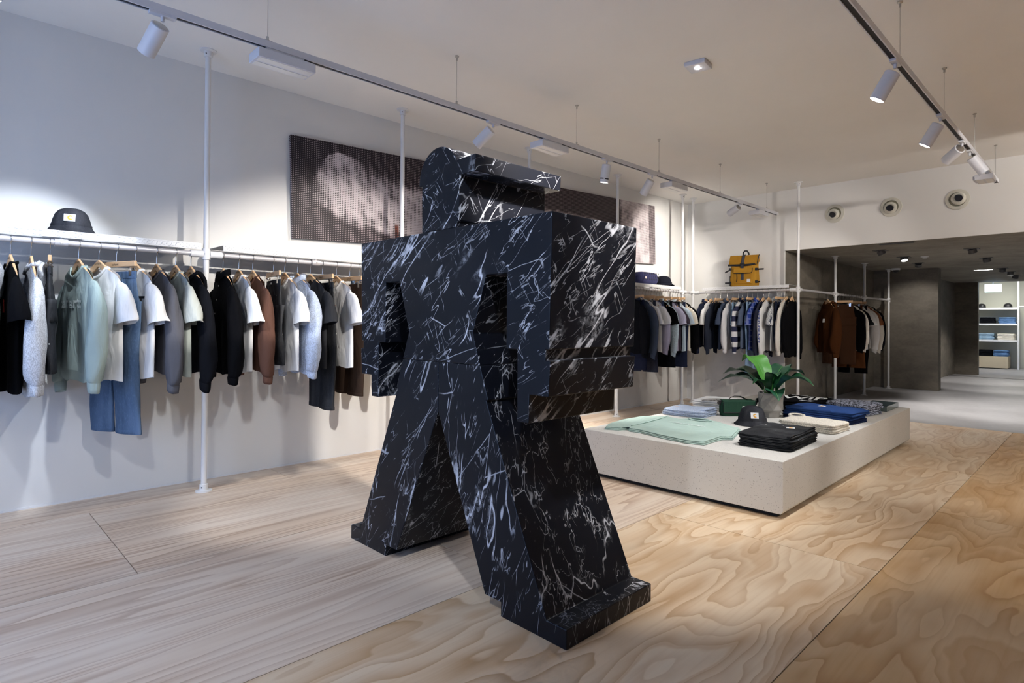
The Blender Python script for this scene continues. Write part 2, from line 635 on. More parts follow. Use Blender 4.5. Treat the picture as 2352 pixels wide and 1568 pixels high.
# shop front behind the camera: posts, transom and big panes that let the daylight in
WX0, WX1 = 1.0, 3.3
struct('wall_front', G().box(0, XR, YF, YF + .1, 0, .12).box(0, XR, YF, YF + .1, 1.95, H).box(0, WX0, YF, YF + .1, .12, 1.95).box(WX1, XR, YF, YF + .1, .12, 1.95), M_WALL)
wn = struct('window_1', G().box(WX0, WX1, YF + .02, YF + .08, .12, .17).box(WX0, WX1, YF + .02, YF + .08, 1.90, 1.95), M_BLACK)
for i in range(3):
    xm = lerp(WX0 + .025, WX1 - .025, i / 2)
    ob('mullion', G().box(xm - .025, xm + .025, YF + .02, YF + .08, .17, 1.90), M_BLACK, wn)
M_GLASS = pane_glass()
for i in range(2):
    ob('pane', G().box(lerp(WX0 + .05, WX1 - .025, i / 2), lerp(WX0 + .025, WX1 - .05, (i + 1) / 2), YF + .045, YF + .053, .17, 1.90), M_GLASS, wn)
pl = bpy.data.lights.new('window_portal', 'AREA')
pl.shape = 'RECTANGLE'
pl.size, pl.size_y = WX1 - WX0, 1.8
pl.cycles.is_portal = True
po = bpy.data.objects.new('window_portal', pl)
COL.objects.link(po)
po.location = ((WX0 + WX1) / 2, YF + .12, 1.03)
po.rotation_euler = (R(90), 0, 0)

# ================================================================== SCULPTURE
def sculpture():
    cx = 2.412
    y0, y1 = 1.53, 2.047
    t = thing('marble_sculpture', 'large black marble block figure with white veins standing with legs apart', 'sculpture', (cx, (y0 + y1) / 2, 0))
    hd = (y1 - y0) / 2
    def piece(name, poly, mat):
        return ob(name, G().prism(poly, -hd, hd), mat, t, None, .0035)
    rt = [(.638, 1.487), (.626, 1.005), (.609, 1.005), (.609, .967), (.632, .967), (.624, .84), (.533, .84), (.529, .737), (.472, .737),
          (.470, 1.0), (.412, 1.0), (.412, 1.283), (.297, 1.283), (.219, 1.055), (.265, .931)]
    lt = [(-x, z) for x, z in reversed(rt)]
    piece('torso', rt + lt, M_MARBLE)
    leg = [(.0006, .93), (.265, .93), (.314, .80), (.304, .795), (.622, .070), (.713, .070), (.713, 0), (.392, 0), (.392, .053), (.303, .053), (.0006, .721)]
    piece('leg', leg, M_MARBLE_L)
    piece('leg', [(-x, z) for x, z in reversed(leg)], M_MARBLE_K)
    hx = lambda x: x - cx
    cc, cr = (2.40, 1.705), .136
    arc = [(hx(cc[0] + cr * math.cos(a)), cc[1] + cr * math.sin(a)) for a in [R(26 + (186 - 26) * k / 26) for k in range(27)]]
    head = [(hx(2.286), 1.4875), (hx(2.527), 1.4875), (hx(2.527), 1.512), (hx(2.539), 1.514), (hx(2.543), 1.70), (hx(2.639), 1.70), (hx(2.641), 1.768)]
    head += arc + [(hx(2.286), 1.69)]
    piece('head', head, M_MARBLE_H)
sculpture()

# ================================================================== PLINTH
def plinth():
    t = thing('display_plinth', 'low pale cast-stone display plinth laid out with folded clothes', 'plinth', (3.109, 3.413, 0), .01125)
    L, W = 3.085, 1.41
    b = ob('body', G().prism([(-W, .030), (-.012, .030), (0, .046), (0, .3285), (-W, .3285)], 0, L), M_STONE, t, None, .003)
    ob('recessed_base', G().box(-W + .05, -.05, .05, L - .05, 0, .03), M_SLOT, t)
plinth()

# ================================================================== POSTS, RAILS, SHELVES
RZ = 1.525
PR = .0172
def post(x, y, top, label, cross=(('y', RZ),), collar=True):
    t = thing('rail_post', label, 'post', (x, y, 0), 0, 'white tubular posts')
    ob('tube', G().cyl((0, 0, .004), (0, 0, top - .004), PR, 18), M_WHITE, t, 40)
    for nm, z0, s in (('floor_flange', 0, 1), ('ceiling_flange', top, -1)):
        f = ob(nm, G().lathe([(.0, z0), (.050, z0), (.050, z0 + s * .006), (.026, z0 + s * .010), (.0245, z0 + s * .045), (PR, z0 + s * .047)], 20), M_WHITE, t, 40)
        ob('grub_screw', G().cyl((.017, -.017, z0 + s * .028), (.0195, -.0195, z0 + s * .028), .004, 8), M_SLOT, f, 40)
    if collar:
        c = ob('cross_collar', G().cyl((0, 0, RZ - .035), (0, 0, RZ + .035), .0245, 18), M_WHITE, t, 40)
        ob('grub_screw', G().cyl((.019, -.017, RZ + .0), (.0225, -.0205, RZ + .0), .006, 8), M_STEEL, c, 40)
    return t

LY = [-.24, 1.262, 2.756, 4.262, 5.762, 7.262]
PX = .302
ordn = ['nearest the shop front', 'second', 'third', 'fourth', 'fifth', 'sixth']
plabel = ['white tubular post at the shop-front end of the painted side wall',
          'white tubular post between the black hoodie and the black jacket',
          'white tubular post standing in front of the large halftone picture near its left end',
          'white tubular post behind the marble sculpture in the middle of the picture wall',
          'white tubular post in front of the far end of the halftone picture',
          'white tubular post beside the black bucket hat near the room corner']
for i, y in enumerate(LY):
    post(PX, y, H, plabel[i])
post(.285, 7.575, H, 'white tubular corner post carrying the end of the back wall rail')
post(1.685, 7.59, H, 'white tubular post at the edge of the opening into the rear room')
post(1.665, 9.03, HB, 'white tubular post beside the hanging brown hooded jacket in the rear room')
post(1.665, 10.40, HB, 'white tubular post behind the black garments in the rear room')
post(1.665, 11.80, HB, 'white tubular post at the far end of the rear room rail')

def rail(a, b, label, bracket=True):
    a, b = Vector(a), Vector(b)
    d = (b - a).normalized()
    n = d.cross(Vector((0, 0, 1)))
    c = (a + b) / 2
    t = thing('clothes_rail', label, 'rail', c, 0, 'white clothes rails')
    A, B = a - c + d * .02, b - c - d * .02
    ob('bar', G().cyl(A, B, .0155, 16), M_RAIL, t, 40)
    for e, s in ((A, 1), (B, -1)):
        ob('socket', G().cyl(e, e + d * (s * .075), .0225, 16), M_WHITE, t, 40)
    if bracket:
        g = G().cyl(d * -.03, d * .03, .0215, 14)
        br = ob('shelf_bracket', g, M_RAIL, t, 40)
        ob('bracket_stem', G().cyl((0, 0, .018), (0, 0, .042), .009, 10), M_RAIL, br, 40)
        s_ = n * (.0205 if n.x > 0 or n.y < 0 else -.0205)
        ob('grub_screw', G().cyl(s_, s_ * 1.12, .0065, 10), M_STEEL, br, 40)
    return t
seg = ['beneath the shelf with the grey bucket hat', 'beneath the shelf that runs behind the sculpture shoulder', 'hidden mostly behind the sculpture below the picture', 'behind the sculpture below the right part of the picture', 'beneath the shelf with the navy quilted bag']
for i in range(5):
    rail((PX, LY[i], RZ), (PX, LY[i + 1], RZ), 'white tubular clothes rail ' + seg[i])
rail((PX, 7.262, RZ), (.285, 7.575, RZ), 'short white tube linking two posts in the room corner', False)
rail((.285, 7.582, RZ), (1.685, 7.59, RZ), 'white clothes rail along the back wall beneath the yellow backpack')
rail((1.685, 7.59, RZ), (1.665, 9.03, RZ), 'white tube running from the opening post into the rear room', False)
rail((1.665, 9.03, RZ), (1.665, 10.40, RZ), 'white tube in the rear room carrying brown and black garments', False)
rail((1.665, 10.40, RZ), (1.665, 11.80, RZ), 'white tube at the far end of the rear room rack', False)

LOZ = G().add([(-.011, 0, -.0045), (0, -.0028, -.0012), (.011, 0, .0045), (0, -.0028, .0012), (-.003, 0, -.0045), (.003, 0, .0045)],
              [(0, 4, 1), (0, 1, 3), (1, 4, 2), (1, 2, 3), (2, 5, 3), (5, 0, 3)])
def shelf(p0, length, depth, rotz, label):
    """local x along the length, local -y is the front lip"""
    t = thing('wall_shelf', label, 'shelf', p0, rotz, 'white tread-plate shelves')
    th = .004
    ob('tray', G().prism([(0, -.040), (th, -.040), (th, -th), (depth, -th), (depth, 0), (0, 0)], 0, length, 'x'), M_WHITE, t, None, .001)
    g = G()
    n = int(length / .026)
    for k in range(n):
        x = .015 + k * .026
        for row, (z, sg) in enumerate(((-.009, 1), (-.020, -1), (-.031, 1))):
            s_ = Matrix.Translation((x + (.013 if row == 1 else 0), -.0001, z)) @ Matrix.Rotation(R(35 * sg), 4, 'Y')
            g.add([s_ @ Vector(v) for v in LOZ.v], LOZ.f)
    tp = ob('tread_pattern', g, M_WHITE, t, fix=False)
    tp['kind'] = 'stuff'
    return t
SZ = 1.592
sl = ['white tread-plate shelf carrying the grey splattered bucket hat', 'white tread-plate shelf ending behind the sculpture shoulder', 'white tread-plate shelf hidden behind the sculpture below the picture',
      'white tread-plate shelf behind the sculpture toward the far half of the picture', 'white tread-plate shelf with navy bag and black bucket hat']
for i in range(5):
    a = LY[i] + (.10 if i else .02)
    shelf((.318, a, SZ), LY[i + 1] - .035 - a if i == 0 else LY[i + 1] - .06 - a, .30, R(90), sl[i])
shelf((.42, 7.572, SZ), 1.16, .33, 0, 'white tread-plate shelf on the back wall under the yellow backpack')

# ================================================================== LIGHTING TRACKS
TZ0, TZ1 = 2.488, 2.522
def track(x, y0, y1, cables, label):
    t = thing('lighting_track', label, 'track', (x, y0, TZ0), 0, 'suspended lighting tracks')
    L = y1 - y0
    ob('channel', G().prism([(-.018, 0), (-.012, 0), (-.012, .012), (.012, .012), (.012, 0), (.018, 0), (.018, .034), (-.018, .034)], 0, L), M_FIX, t)
    ob('conductor_slot', G().box(-.011, .011, .002, L - .002, .004, .0118), M_SLOT, t)
    for y in cables:
        c = ob('cable', G().cyl((0, y - y0, .034), (0, y - y0, H - TZ0), .0016, 6), M_STEEL, t)
        ob('ceiling_cup', G().lathe([(.0, H - TZ0), (.014, H - TZ0), (.014, H - TZ0 - .006), (.006, H - TZ0 - .012), (.006, H - TZ0 - .03), (0, H - TZ0 - .032)], 10, (0, y - y0, 0)), M_STEEL, c, 40)
        ob('track_clip', G().box(-.012, .012, y - y0 - .02, y - y0 + .02, .034, .040).lathe([(0, .062), (.007, .06), (.007, .04), (0, .04)], 8, (0, y - y0, 0)), M_STEEL, c)
    return t
XL, XRK = 1.385, 3.60
track(XL, -1.5, 7.70, [-1.27, -.03, 1.21, 2.447, 3.683, 4.905, 6.143, 7.376], 'long white lighting track on cables running above the sculpture towards the back wall')
track(XRK, -1.5, 7.42, [-1.2, .03, 1.26, 2.49, 3.717, 4.893, 6.124, 7.338], 'white lighting track on cables above the display plinth')

def lamp(kind, loc, aim, energy, angle, color, parent, radius=.03, blend=.35, sx=.1, sy=.1):
    l = bpy.data.lights.new('lamp_light', kind)
    l.energy = energy
    l.color = color
    if kind == 'SPOT':
        l.spot_size = R(angle)
        l.spot_blend = blend
        l.shadow_soft_size = radius
    else:
        l.shape = 'RECTANGLE'
        l.size, l.size_y = sx, sy
        l.spread = R(angle)
    o = bpy.data.objects.new('lamp_light', l)
    COL.objects.link(o)
    d = Vector(aim) - Vector(loc)
    o.rotation_euler = d.to_track_quat('-Z', 'Y').to_euler()
    o.location = Vector(loc) - Vector(parent.location)
    o.parent = parent
    return o

def spotlight(x, y, aim, energy, label, angle=46, color=SPOT_COL, ring=False, blend=.5):
    t = thing('track_spotlight', label, 'spotlight', (x, y, TZ0), 0, 'cylinder spotlights on the tracks')
    ob('adapter', G().box(-.016, .016, -.055, .055, -.012, .0035), M_FIX, t, None, .002)
    ob('stem', G().cyl((0, 0, -.012), (0, 0, -.035), .008, 10), M_FIX, t, 40)
    d = (Vector(aim) - Vector((x, y, TZ0 - .09))).normalized()
    q = d.to_track_quat('-Z', 'Y').to_matrix().to_4x4()
    m = Matrix.Translation((0, 0, -.036)) @ q @ Matrix.Translation((0, 0, -.008 if d.z < -.97 else -.02))
    r, h = .0385, .150
    ob('housing', G().lathe([(0, 0), (r - .004, 0), (r, -.003), (r, -h), (r - .004, -h), (r - .005, -h + .006), (0, -h + .006)], 28).xf(m), M_FIX, t, 35)
    ob('top_disc', G().lathe([(0, .0015), (r - .007, .0015), (r - .007, .0), (0, .0)], 24).xf(m), M_STEEL, t, 35)
    ob('lens', G().lathe([(0, -h + .004), (r - .0045, -h + .004)], 24, caps=(False, False)).xf(m), M_LENS, t)
    if ring:
        g = G()
        for k in range(5):
            a0, a1 = 2 * PI * k / 5 + .12, 2 * PI * (k + 1) / 5 - .12
            n = 6
            rg = []
            for j in range(n + 1):
                a = lerp(a0, a1, j / n)
                ca, sa = math.cos(a), math.sin(a)
                rg.append([(ca * (r - .001), sa * (r - .001), -h + .026), (ca * (r + .0006), sa * (r + .0006), -h + .026), (ca * (r + .0006), sa * (r + .0006), -h + .036), (ca * (r - .001), sa * (r - .001), -h + .036)])
            g.rings(rg)
        ob('vent_slot', g.xf(m), M_SLOT, t)
    p = Vector((x, y, TZ0)) + (m @ Vector((0, 0, -h - .004)))
    if energy:
        lamp('SPOT', p, p + d, energy, angle, color, t, .03, blend)
    return t

def floodlight(x, y, aim, energy, label, color=SPOT_COL, length=.30):
    t = thing('track_floodlight', label, 'floodlight', (x, y, TZ0), 0, 'box floodlights on the tracks')
    ob('adapter', G().box(-.015, .015, -.10, .10, -.012, .0035), M_FIX, t, None, .002)
    d = (Vector(aim) - Vector((x, y, TZ0 - .05)))
    d.y = 0
    tilt = 0.
    m = Matrix.Translation((-.012, 0, -.016)) @ Matrix.Rotation(tilt, 4, 'Y')
    h = length / 2
    ob('body', G().box(-.075, .055, -h, h, -.052, -.004).xf(m), M_FIX, t, None, .003)
    for k, xx in enumerate((-.066, -.002)):
        ob('reflector_strip', G().box(xx, xx + .048, -h + .012, h - .012, -.0535, -.050).xf(m), M_LENSOFF, t)
    ob('side_gear', G().box(-.092, -.075, -h * .8, h * .8, -.044, -.010).xf(m), M_FIX, t, None, .002)
    p = Vector((x, y, TZ0)) + m @ Vector((-.01, 0, -.068))
    if energy:
        lamp('AREA', p, (aim[0], y, aim[2]), energy, 150, color, t, sx=length - .04, sy=.07)
    return t

E1 = 1.0
nm = 'white cylinder spotlight on the long track '
spotlight(XL, .735, (.05, .33, 1.15), 52 * E1, nm + 'aimed at the grey bucket hat wall', 48, COOL_COL)
spotlight(XL, 2.775, (.05, 2.3, 1.3), 27 * E1, nm + 'tilted towards the picture wall', 76)
spotlight(XL, 4.087, (.9, 4.1, 0), 95 * E1, nm + 'with dark slots round its rim', 60, ring=True)
spotlight(XL, 4.79, (.2, 4.9, .9), 100 * E1, nm + 'hanging straight beside the slotted one', 55)
spotlight(XL, 6.626, (.05, 7.1, 1.85), 50 * E1, nm + 'closest to the back wall', 84)
spotlight(XL, -.55, (.05, -.1, .9), 20 * E1, nm + 'added unseen at its shop-front end', 60, COOL_COL)  # extra lamp put in out of view to brighten the near wall
fm = 'white box floodlight on the long track '
floodlight(XL, 1.30, (0, 1.3, 1.2), 0 * E1, fm + 'beside the first visible cable', COOL_COL)
floodlight(XL, 3.385, (0, 3.4, 1.2), 0 * E1, fm + 'above the sculpture cap')
floodlight(XL, 5.22, (0, 5.2, 1.2), 0 * E1, fm + 'between the two straight spotlights')
floodlight(XL, 7.20, (.3, 7.9, 1.2), 0 * E1, fm + 'at its back wall end', length=.26)
nr = 'white cylinder spotlight on the plinth track '
spotlight(XRK, 3.62, (2.45, 3.45, .33), 45 * E1, nr + 'pointing down at the folded green tops', 52, (.97, .98, 1.0))
spotlight(XRK, 4.77, (2.35, 4.7, .33), 52 * E1, nr + 'in the middle, shining on the plant', 52, (.97, .98, 1.0))
spotlight(XRK, 5.56, (1.0, 7.9, 1.0), 58 * E1, nr + 'lighting the back wall clothes', 52)
spotlight(XRK, 5.90, (4.7, 6.5, .6), 60 * E1, nr + 'turned away over the walkway', 55)
spotlight(XRK, 1.6, (2.5, 2.9, 0), 60 * E1, nr + 'added unseen above the sculpture back', 60)  # from here to the third track: unseen lamps added for more light
spotlight(XL, .05, (.9, 2.0, 0), 42 * E1, nm + 'added unseen to brighten the near floor', 46, (.95, .97, 1.0))  # unseen extra lamp, added to raise the left floor and ceiling
spotlight(XL, -1.0, (1.1, .9, 0), 8 * E1, nm + 'added unseen by the shop window', 62, COOL_COL)
spotlight(XRK, 2.0, (0, 2.0, .5), 190 * E1, nr + 'added unseen to brighten the hanging clothes', 50)  # no lamp known here; added to brighten the low side wall
spotlight(XRK, 1.2, (0, .75, .45), 42 * E1, nr + 'added unseen to brighten below the bucket hat', 44, (.92, .95, 1.0))
spotlight(XRK, -.3, (1.6, 1.2, 0), 32 * E1, nr + 'added unseen to brighten the near floor', 60, (.92, .95, 1.0))
spotlight(XRK, .7, (2.5, 1.9, 1.1), 40 * E1, nr + 'added unseen for the sculpture front', 55, COOL_COL)
XT = 5.75  # made-up track and lamps, unseen, for fill and bounced light
track(XT, 1.0, 7.42, [1.6, 3.5, 5.4, 7.2], 'third white lighting track added for fill over the unseen side of the room')
nt = 'white cylinder spotlight on the added unseen third track '
spotlight(XT, 3.3, (3.5, 4.1, .1), 36 * E1, nt + 'aimed at the plinth side', 52)
spotlight(XT, 4.3, (.95, 7.85, 1.55), 85 * E1, nt + 'aimed at the back wall clothes', 36)
spotlight(XT, 5.2, (3.7, 5.6, 0), 54 * E1, nt + 'aimed across the walkway', 55)
spotlight(XT, 2.4, (5.9, 2.6, 0), 95 * E1, nt + 'lighting the near aisle', 66)  # added with the far aisle lamp so floor bounce lifts the ceiling
spotlight(XT, 5.9, (6.2, 5.4, 0), 80 * E1, nt + 'lighting the far aisle', 66)
spotlight(XT, 6.6, (3.2, 7.9, 2.6), 60 * E1, nt + 'aimed at the wall above the opening', 42)
floodlight(XRK, 6.88, (3.0, 7.9, 1.4), 0 * E1, 'white box floodlight at the end of the plinth track', length=.22)

# emergency light on the ceiling
t = thing('emergency_light', 'small square white ceiling lamp with one bright point', 'emergency light', (2.45, 3.66, H), R(8))
ob('housing', G().box(-.07, .07, -.07, .07, -.030, 0), M_FIX, t, None, .004)
ob('lens', G().lathe([(0, -.034), (.012, -.034), (.014, -.030)], 14, caps=(True, False)), glow('led_point', (1, 1, 1), 60), t, 40)
lamp('SPOT', (2.45, 3.66, H - .05), (2.45, 3.66, 0), 8, 150, (.95, 1, 1), t, .02, .9)

# ================================================================== AIR NOZZLES
M_NOZ = plain('cream_plastic', (.66, .645, .56), .45)
for x, lab, dx, dz in ((1.986, 'round cream air nozzle nearest the white post', -.02, -.02), (2.588, 'round cream air nozzle in the middle of the three', -.006, -.02), (3.212, 'round cream air nozzle farthest from the white post', .018, .012)):
    t = thing('air_nozzle', lab, 'air nozzle', (x, YB, 2.465), 0, 'round air nozzles above the opening')
    rot = Matrix.Rotation(R(90), 4, 'X')
    ob('flange', G().lathe([(.062, 0), (.112, 0), (.108, .010), (.078, .016), (.074, .004), (.062, .004)], 36).xf(rot), M_NOZ, t, 35)
    ob('gap_ring', G().lathe([(.0, .002), (.075, .002), (.075, .0145), (.071, .0155), (.0, .0155)], 36).xf(rot), plain('nozzle_gap', (.20, .19, .13), .6), t, 35)
    b = ob('ball', G().lathe([(.070, .013), (.066, .026), (.055, .036), (.042, .041), (.040, .030), (0, .030)], 32).xf(rot @ Matrix.Translation((dx * .5, dz * .5, .0))), M_NOZ, t, 35)
    ob('aperture', G().lathe([(0, .0315), (.0395, .0315), (.0395, .040)], 24, caps=(True, False)).xf(rot @ Matrix.Translation((dx, dz, .001))), M_BLACK, b, 35)

# ================================================================== PICTURE
t = thing('halftone_picture', 'long purple-grey halftone picture panel hung on the painted side wall', 'picture', (.012, 1.955, 1.727))
t.rotation_euler = (.0345, 0, 0)
ob('printed_panel', G().box(0, .026, 0, 5.06, 0, .785), halftone(), t)
ob('backing_rail', G().box(-.0115, 0, .1, 4.96, .2, .6), M_SLOT, t)

# ================================================================== HANGERS
def hook_mesh():
    p = [(0, 0, -.088), (0, 0, -.045)]
    for k in range(13):
        a = R(-62 + (242) * k / 12)
        p.append((.0195 * math.cos(a), 0, .0195 * math.sin(a)))
    return G().tube(p, .0021, 6).mesh('hook', 60)
HOOK = hook_mesh()
def wood_mesh():
    top, bot = [], []
    n = 14
    for k in range(n + 1):
        s = k / n
        x = .188 * s
        z = -.083 - .022 * s - .098 * s ** 1.12
        th = lerp(.055, .024, s ** .6)
        top.append((x, z if s > 0 else -.082))
        bot.append((x, z - th if s > .18 else lerp(-.122, z - th, s / .18)))
    poly = top + bot[::-1]
    left = [(-x, z) for x, z in poly]
    full = [(-x, z) for x, z in reversed(top[1:])] + top + bot[::-1][:-1] + [(-x, z) for x, z in bot]
    return G().prism(full, -.0062, .0062).mesh('wooden_body', 50, True)
WOODB = wood_mesh()
BAR = G().box(-.18, .18, -.008, .008, -.118, -.086).mesh('wooden_bar', None, True)
def clip_mesh():
    g = G().cyl((-.17, 0, -.138), (.17, 0, -.138), .0016, 6)
    for s in (-1, 1):
        g.cyl((s * .17, 0, -.138), (s * .17, 0, -.117), .0016, 6)
    return g.mesh('clip_wire', 60, True)
CLIPW = clip_mesh()
CLIP = G().box(-.012, .012, -.011, -.003, -.172, -.128).box(-.012, .012, .003, .011, -.172, -.128).cyl((-.014, 0, -.143), (.014, 0, -.143), .006, 8).cyl((-.008, -.013, -.124), (-.008, -.004, -.132), .005, 8).cyl((.008, .013, -.124), (.008, .004, -.132), .005, 8).mesh('clip', None, True)
HTXT = text_mesh('carhartt', .020)
def hanger(kind, mw, label, print_=False):
    t = thing('clothes_hanger' if kind == 'top' else 'clip_hanger', label, 'hanger', (0, 0, 0), 0, 'wooden hangers on the rails')
    t.matrix_world = mw
    hk = ob('hook', HOOK, M_CHROME, t)
    hk.rotation_euler = (0, 0, R(0))
    if kind == 'top':
        ob('wooden_body', WOODB, M_WOOD, t, bevel=.003)
    else:
        ob('wooden_bar', BAR, M_WOOD, t, bevel=.003)
        ob('clip_wire', CLIPW, M_CHROME, t)
        for s in (-1, 1):
            ob('clip', CLIP, M_CHROME, t, loc=(s * .145, 0, 0))
    if print_:
        o = ob('lettering', HTXT, M_INKB, t, loc=(0, -.0085, -.103))
        o.rotation_euler = (R(90), 0, 0)
    return t

# ================================================================== GARMENTS
def catmull(pts, n):
    out = []
    m = len(pts) - 1
    for i in range(n + 1):
        u = i / n * m
        k = min(int(u), m - 1)
        f = u - k
        p0, p1, p2, p3 = pts[max(k - 1, 0)], pts[k], pts[k + 1], pts[min(k + 2, m)]
        out.append(tuple(.5 * (2 * b + (c - a) * f + (2 * a - 5 * b + 4 * c - d) * f * f + (3 * b - a - 3 * c + d) * f ** 3) for a, b, c, d in zip(p0, p1, p2, p3)))
    return out

class Shirt:
    def __init__(s, seed, length=.78, half=.225, neck=.082, scoop=.055, thick=.055, flare=1.04):
        r = random.Random(seed)
        s.r = r
        s.sh, s.ch, s.hem = .205, half, half * flare
        s.neck, s.scoop, s.T = neck, scoop, thick
        s.zn, s.zb = -.132, -length
        s.k = [r.uniform(14, 26) for _ in range(3)]
        s.ph = [r.uniform(0, 6.28) for _ in range(6)]
        s.amp = r.uniform(.009, .017)
    def ztop(s, x, front):
        ax = abs(x)
        if ax < s.neck:
            q = 1 - (ax / s.neck) ** 2
            return s.zn - s.scoop * q if front else s.zn + .012 * q
        e = ax - s.neck
        return s.zn - .42 * e - 3.0 * max(0, ax - .165) ** 2 * 6
    def hw(s, t):
        return lerp(s.sh, s.ch, sm(t / .16)) if t < .16 else lerp(s.ch, s.hem, (t - .16) / .84)
    def pt(s, side, u, t):
        x = u * s.hw(t)
        front = side < 0
        xt = u * s.sh
        zt = s.ztop(xt, front)
        z = lerp(zt, s.zb + .008 * math.sin(u * 7 + s.ph[3]), t)
        th = lerp(.021, s.T, sm(t / .3))
        if abs(xt) < s.neck:
            th += .026 * (1 - (xt / s.neck) ** 2) * (1 - sm(t / .12))
        prof = math.sqrt(max(0, 1 - abs(u) ** 3.2))
        ramp = sm((t - .06) / .4)
        f = s.amp * ramp * (math.sin(s.k[0] * x + s.ph[0] + 1.6 * z) + .7 * math.sin(s.k[1] * x * 1.7 + s.ph[1] + side) + .5 * math.sin(s.k[2] * (x + z * .5) + s.ph[2]))
        return (x, side * th * prof + f * prof, z)
    def body(s, nu=26, nv=20):
        g = G()
        g.grid(lambda a, b: s.pt(-1, a * 2 - 1, b ** 1.15), nu, nv, True)
        g.grid(lambda a, b: s.pt(1, a * 2 - 1, b ** 1.15), nu, nv, False)
        return g
    def front_point(s, x, z, off=.003, side=-1):
        t = .4
        for _ in range(4):
            u = max(-.98, min(.98, x / s.hw(t)))
            zt = s.ztop(u * s.sh, side < 0)
            t = max(.02, min(1., (z - zt) / (s.zb - zt)))
        p = s.pt(side, u, t)
        return (x, p[1] + side * off, z)
    def sleeve(s, side, kind, wall=False, widen=1.0):
        zs = s.ztop(s.sh, True)
        sh = s.sh
        o = .55 if wall else 1.0
        if kind == 'short':
            pts = [(sh - .055, zs - .02, .030, .016), (sh + .005 * o, zs - .062, .062, .044), (sh + .042 * o, zs - .13, .074, .062), (sh + .062 * o, zs - .205, .078, .072), (sh + .068 * o, zs - .232, .080, .075)]
            n = 9
        else:
            e = s.r.uniform(-.02, .02)
            pts = [(sh - .055, zs - .02, .030, .016), (sh + .005 * o, zs - .062, .060, .044), (sh + .040 * o, zs - .16, .066, .066), (sh + .055 * o, zs - .30, .062, .074), (sh + .058 * o, zs - .44, .056, .076), (sh + .046 * o, zs - .545 + e, .046, .062), (sh + .042 * o, zs - .565 + e, .037, .046)]
            n = 16
        P = catmull(pts, n)
        rg = []
        nn = 16
        for i, (x, z, a, b) in enumerate(P):
            a *= widen * (.82 if wall else 1)
            b *= widen
            q0, q1 = P[max(0, i - 1)], P[min(n, i + 1)]
            tx, tz = q1[0] - q0[0], q1[1] - q0[1]
            l = math.hypot(tx, tz)
            nx, nz = -tz / l, tx / l
            ring = []
            for k in range(nn):
                an = 2 * PI * k / nn
                w_ = 1 + (.08 * math.sin(3 * an + s.ph[0] + i * .75) + .06 * math.sin(5 * an + s.ph[4] - i * .6) + .04 * math.sin(2 * an + i * 1.3 + s.ph[2])) * min(1, i / 4)
                ca, sa = math.cos(an) * a * w_, math.sin(an) * b * w_
                yd = .012 * math.sin(i * .35 + s.ph[5])
                ring.append((side * (x + nx * ca), sa + yd, z + nz * ca))
            rg.append(ring)
        s.end = (P[-1], rg[-1])
        return G().rings(rg, (True, False)) if kind == 'short' else G().rings(rg, (True, False))
    def cuff(s, side, h=.055):
        (x, z, a, b), ring = s.end
        c = Vector((sum(p[0] for p in ring) / len(ring), sum(p[1] for p in ring) / len(ring), sum(p[2] for p in ring) / len(ring)))
        rg = []
        for dz, f in ((.004, 1.0), (-.006, 1.08), (-h * .6, 1.02), (-h, .96), (-h, .80), (-.01, .75)):
            rg.append([tuple(Vector((c.x + (p[0] - c.x) * f, c.y + (p[1] - c.y) * f, p[2] + dz))) for p in ring])
        return G().rings(rg, (False, False))
    def collar(s, hgt=.010, lean=.006, n=40):
        path = []
        for k in range(n):
            a = 2 * PI * k / n
            x = s.neck * math.cos(a) * 1.0
            if math.sin(a) <= 0:
                p = s.pt(-1, x / s.sh, 0)
            else:
                p = s.pt(1, x / s.sh, 0)
            path.append(Vector((x, p[1] + (-.001 if math.sin(a) <= 0 else .001), p[2])))
        rg = []
        for i, p in enumerate(path):
            tan = (path[(i + 1) % n] - path[i - 1]).normalized()
            out = Vector((p.x, p.y * 1.6, 0)).normalized()
            up = tan.cross(out).normalized()
            if up.z < 0:
                up = -up
            rg.append([p + out * .004 - up * hgt, p + out * .0055, p + up * lean, p - out * .004, p - out * .004 - up * hgt])
        return G().rings(rg, closed=True)
    def shirt_collar(s):
        n = 34
        rg = []
        for k in range(n + 1):
            a = lerp(-PI * .5 + .12, PI * 1.5 - .12, k / n)
            x = s.neck * math.cos(a) * .98
            side = -1 if math.sin(a) < 0 else 1
            p = Vector(s.pt(side, x / s.sh, 0))
            e = abs(k / n - .5) * 2
            out = Vector((math.cos(a) * .6, math.sin(a), 0)).normalized()
            h = .034
            rg.append([p + Vector((0, 0, -.004)), p + Vector((0, 0, h)) + out * .004, p + Vector((0, 0, h)) + out * .010, p + Vector((0, 0, h - .036 - .022 * e ** 4)) + out * (.018 + .006 * e)])
        return G().rings(rg, (True, True))
    def hood(s):
        g = G()
        def fn(a, b):
            ph = a * 2 * PI
            th = b * PI
            zz = math.sin(th) * math.sin(ph)
            x = .128 * math.sin(th) * math.cos(ph) * (1 - .35 * max(0, -zz))
            y = .062 + .050 * math.cos(th) + .010 * math.sin(3 * ph + s.ph[0]) + .03 * max(0, -zz)
            z = -.175 + (.062 if zz > 0 else .150) * zz
            return (x, y, z)
        g.grid(fn, 20, 12)
        path = []
        for k in range(29):
            a = 2 * PI * k / 28
            path.append((.094 * math.cos(a), .008 + .046 * math.sin(a), -.128 - .042 * max(0, -math.sin(a)) + .008 * math.sin(3 * a + s.ph[1])))
        g.tube(path, [(.020, .013)] * 29, 8)
        return g
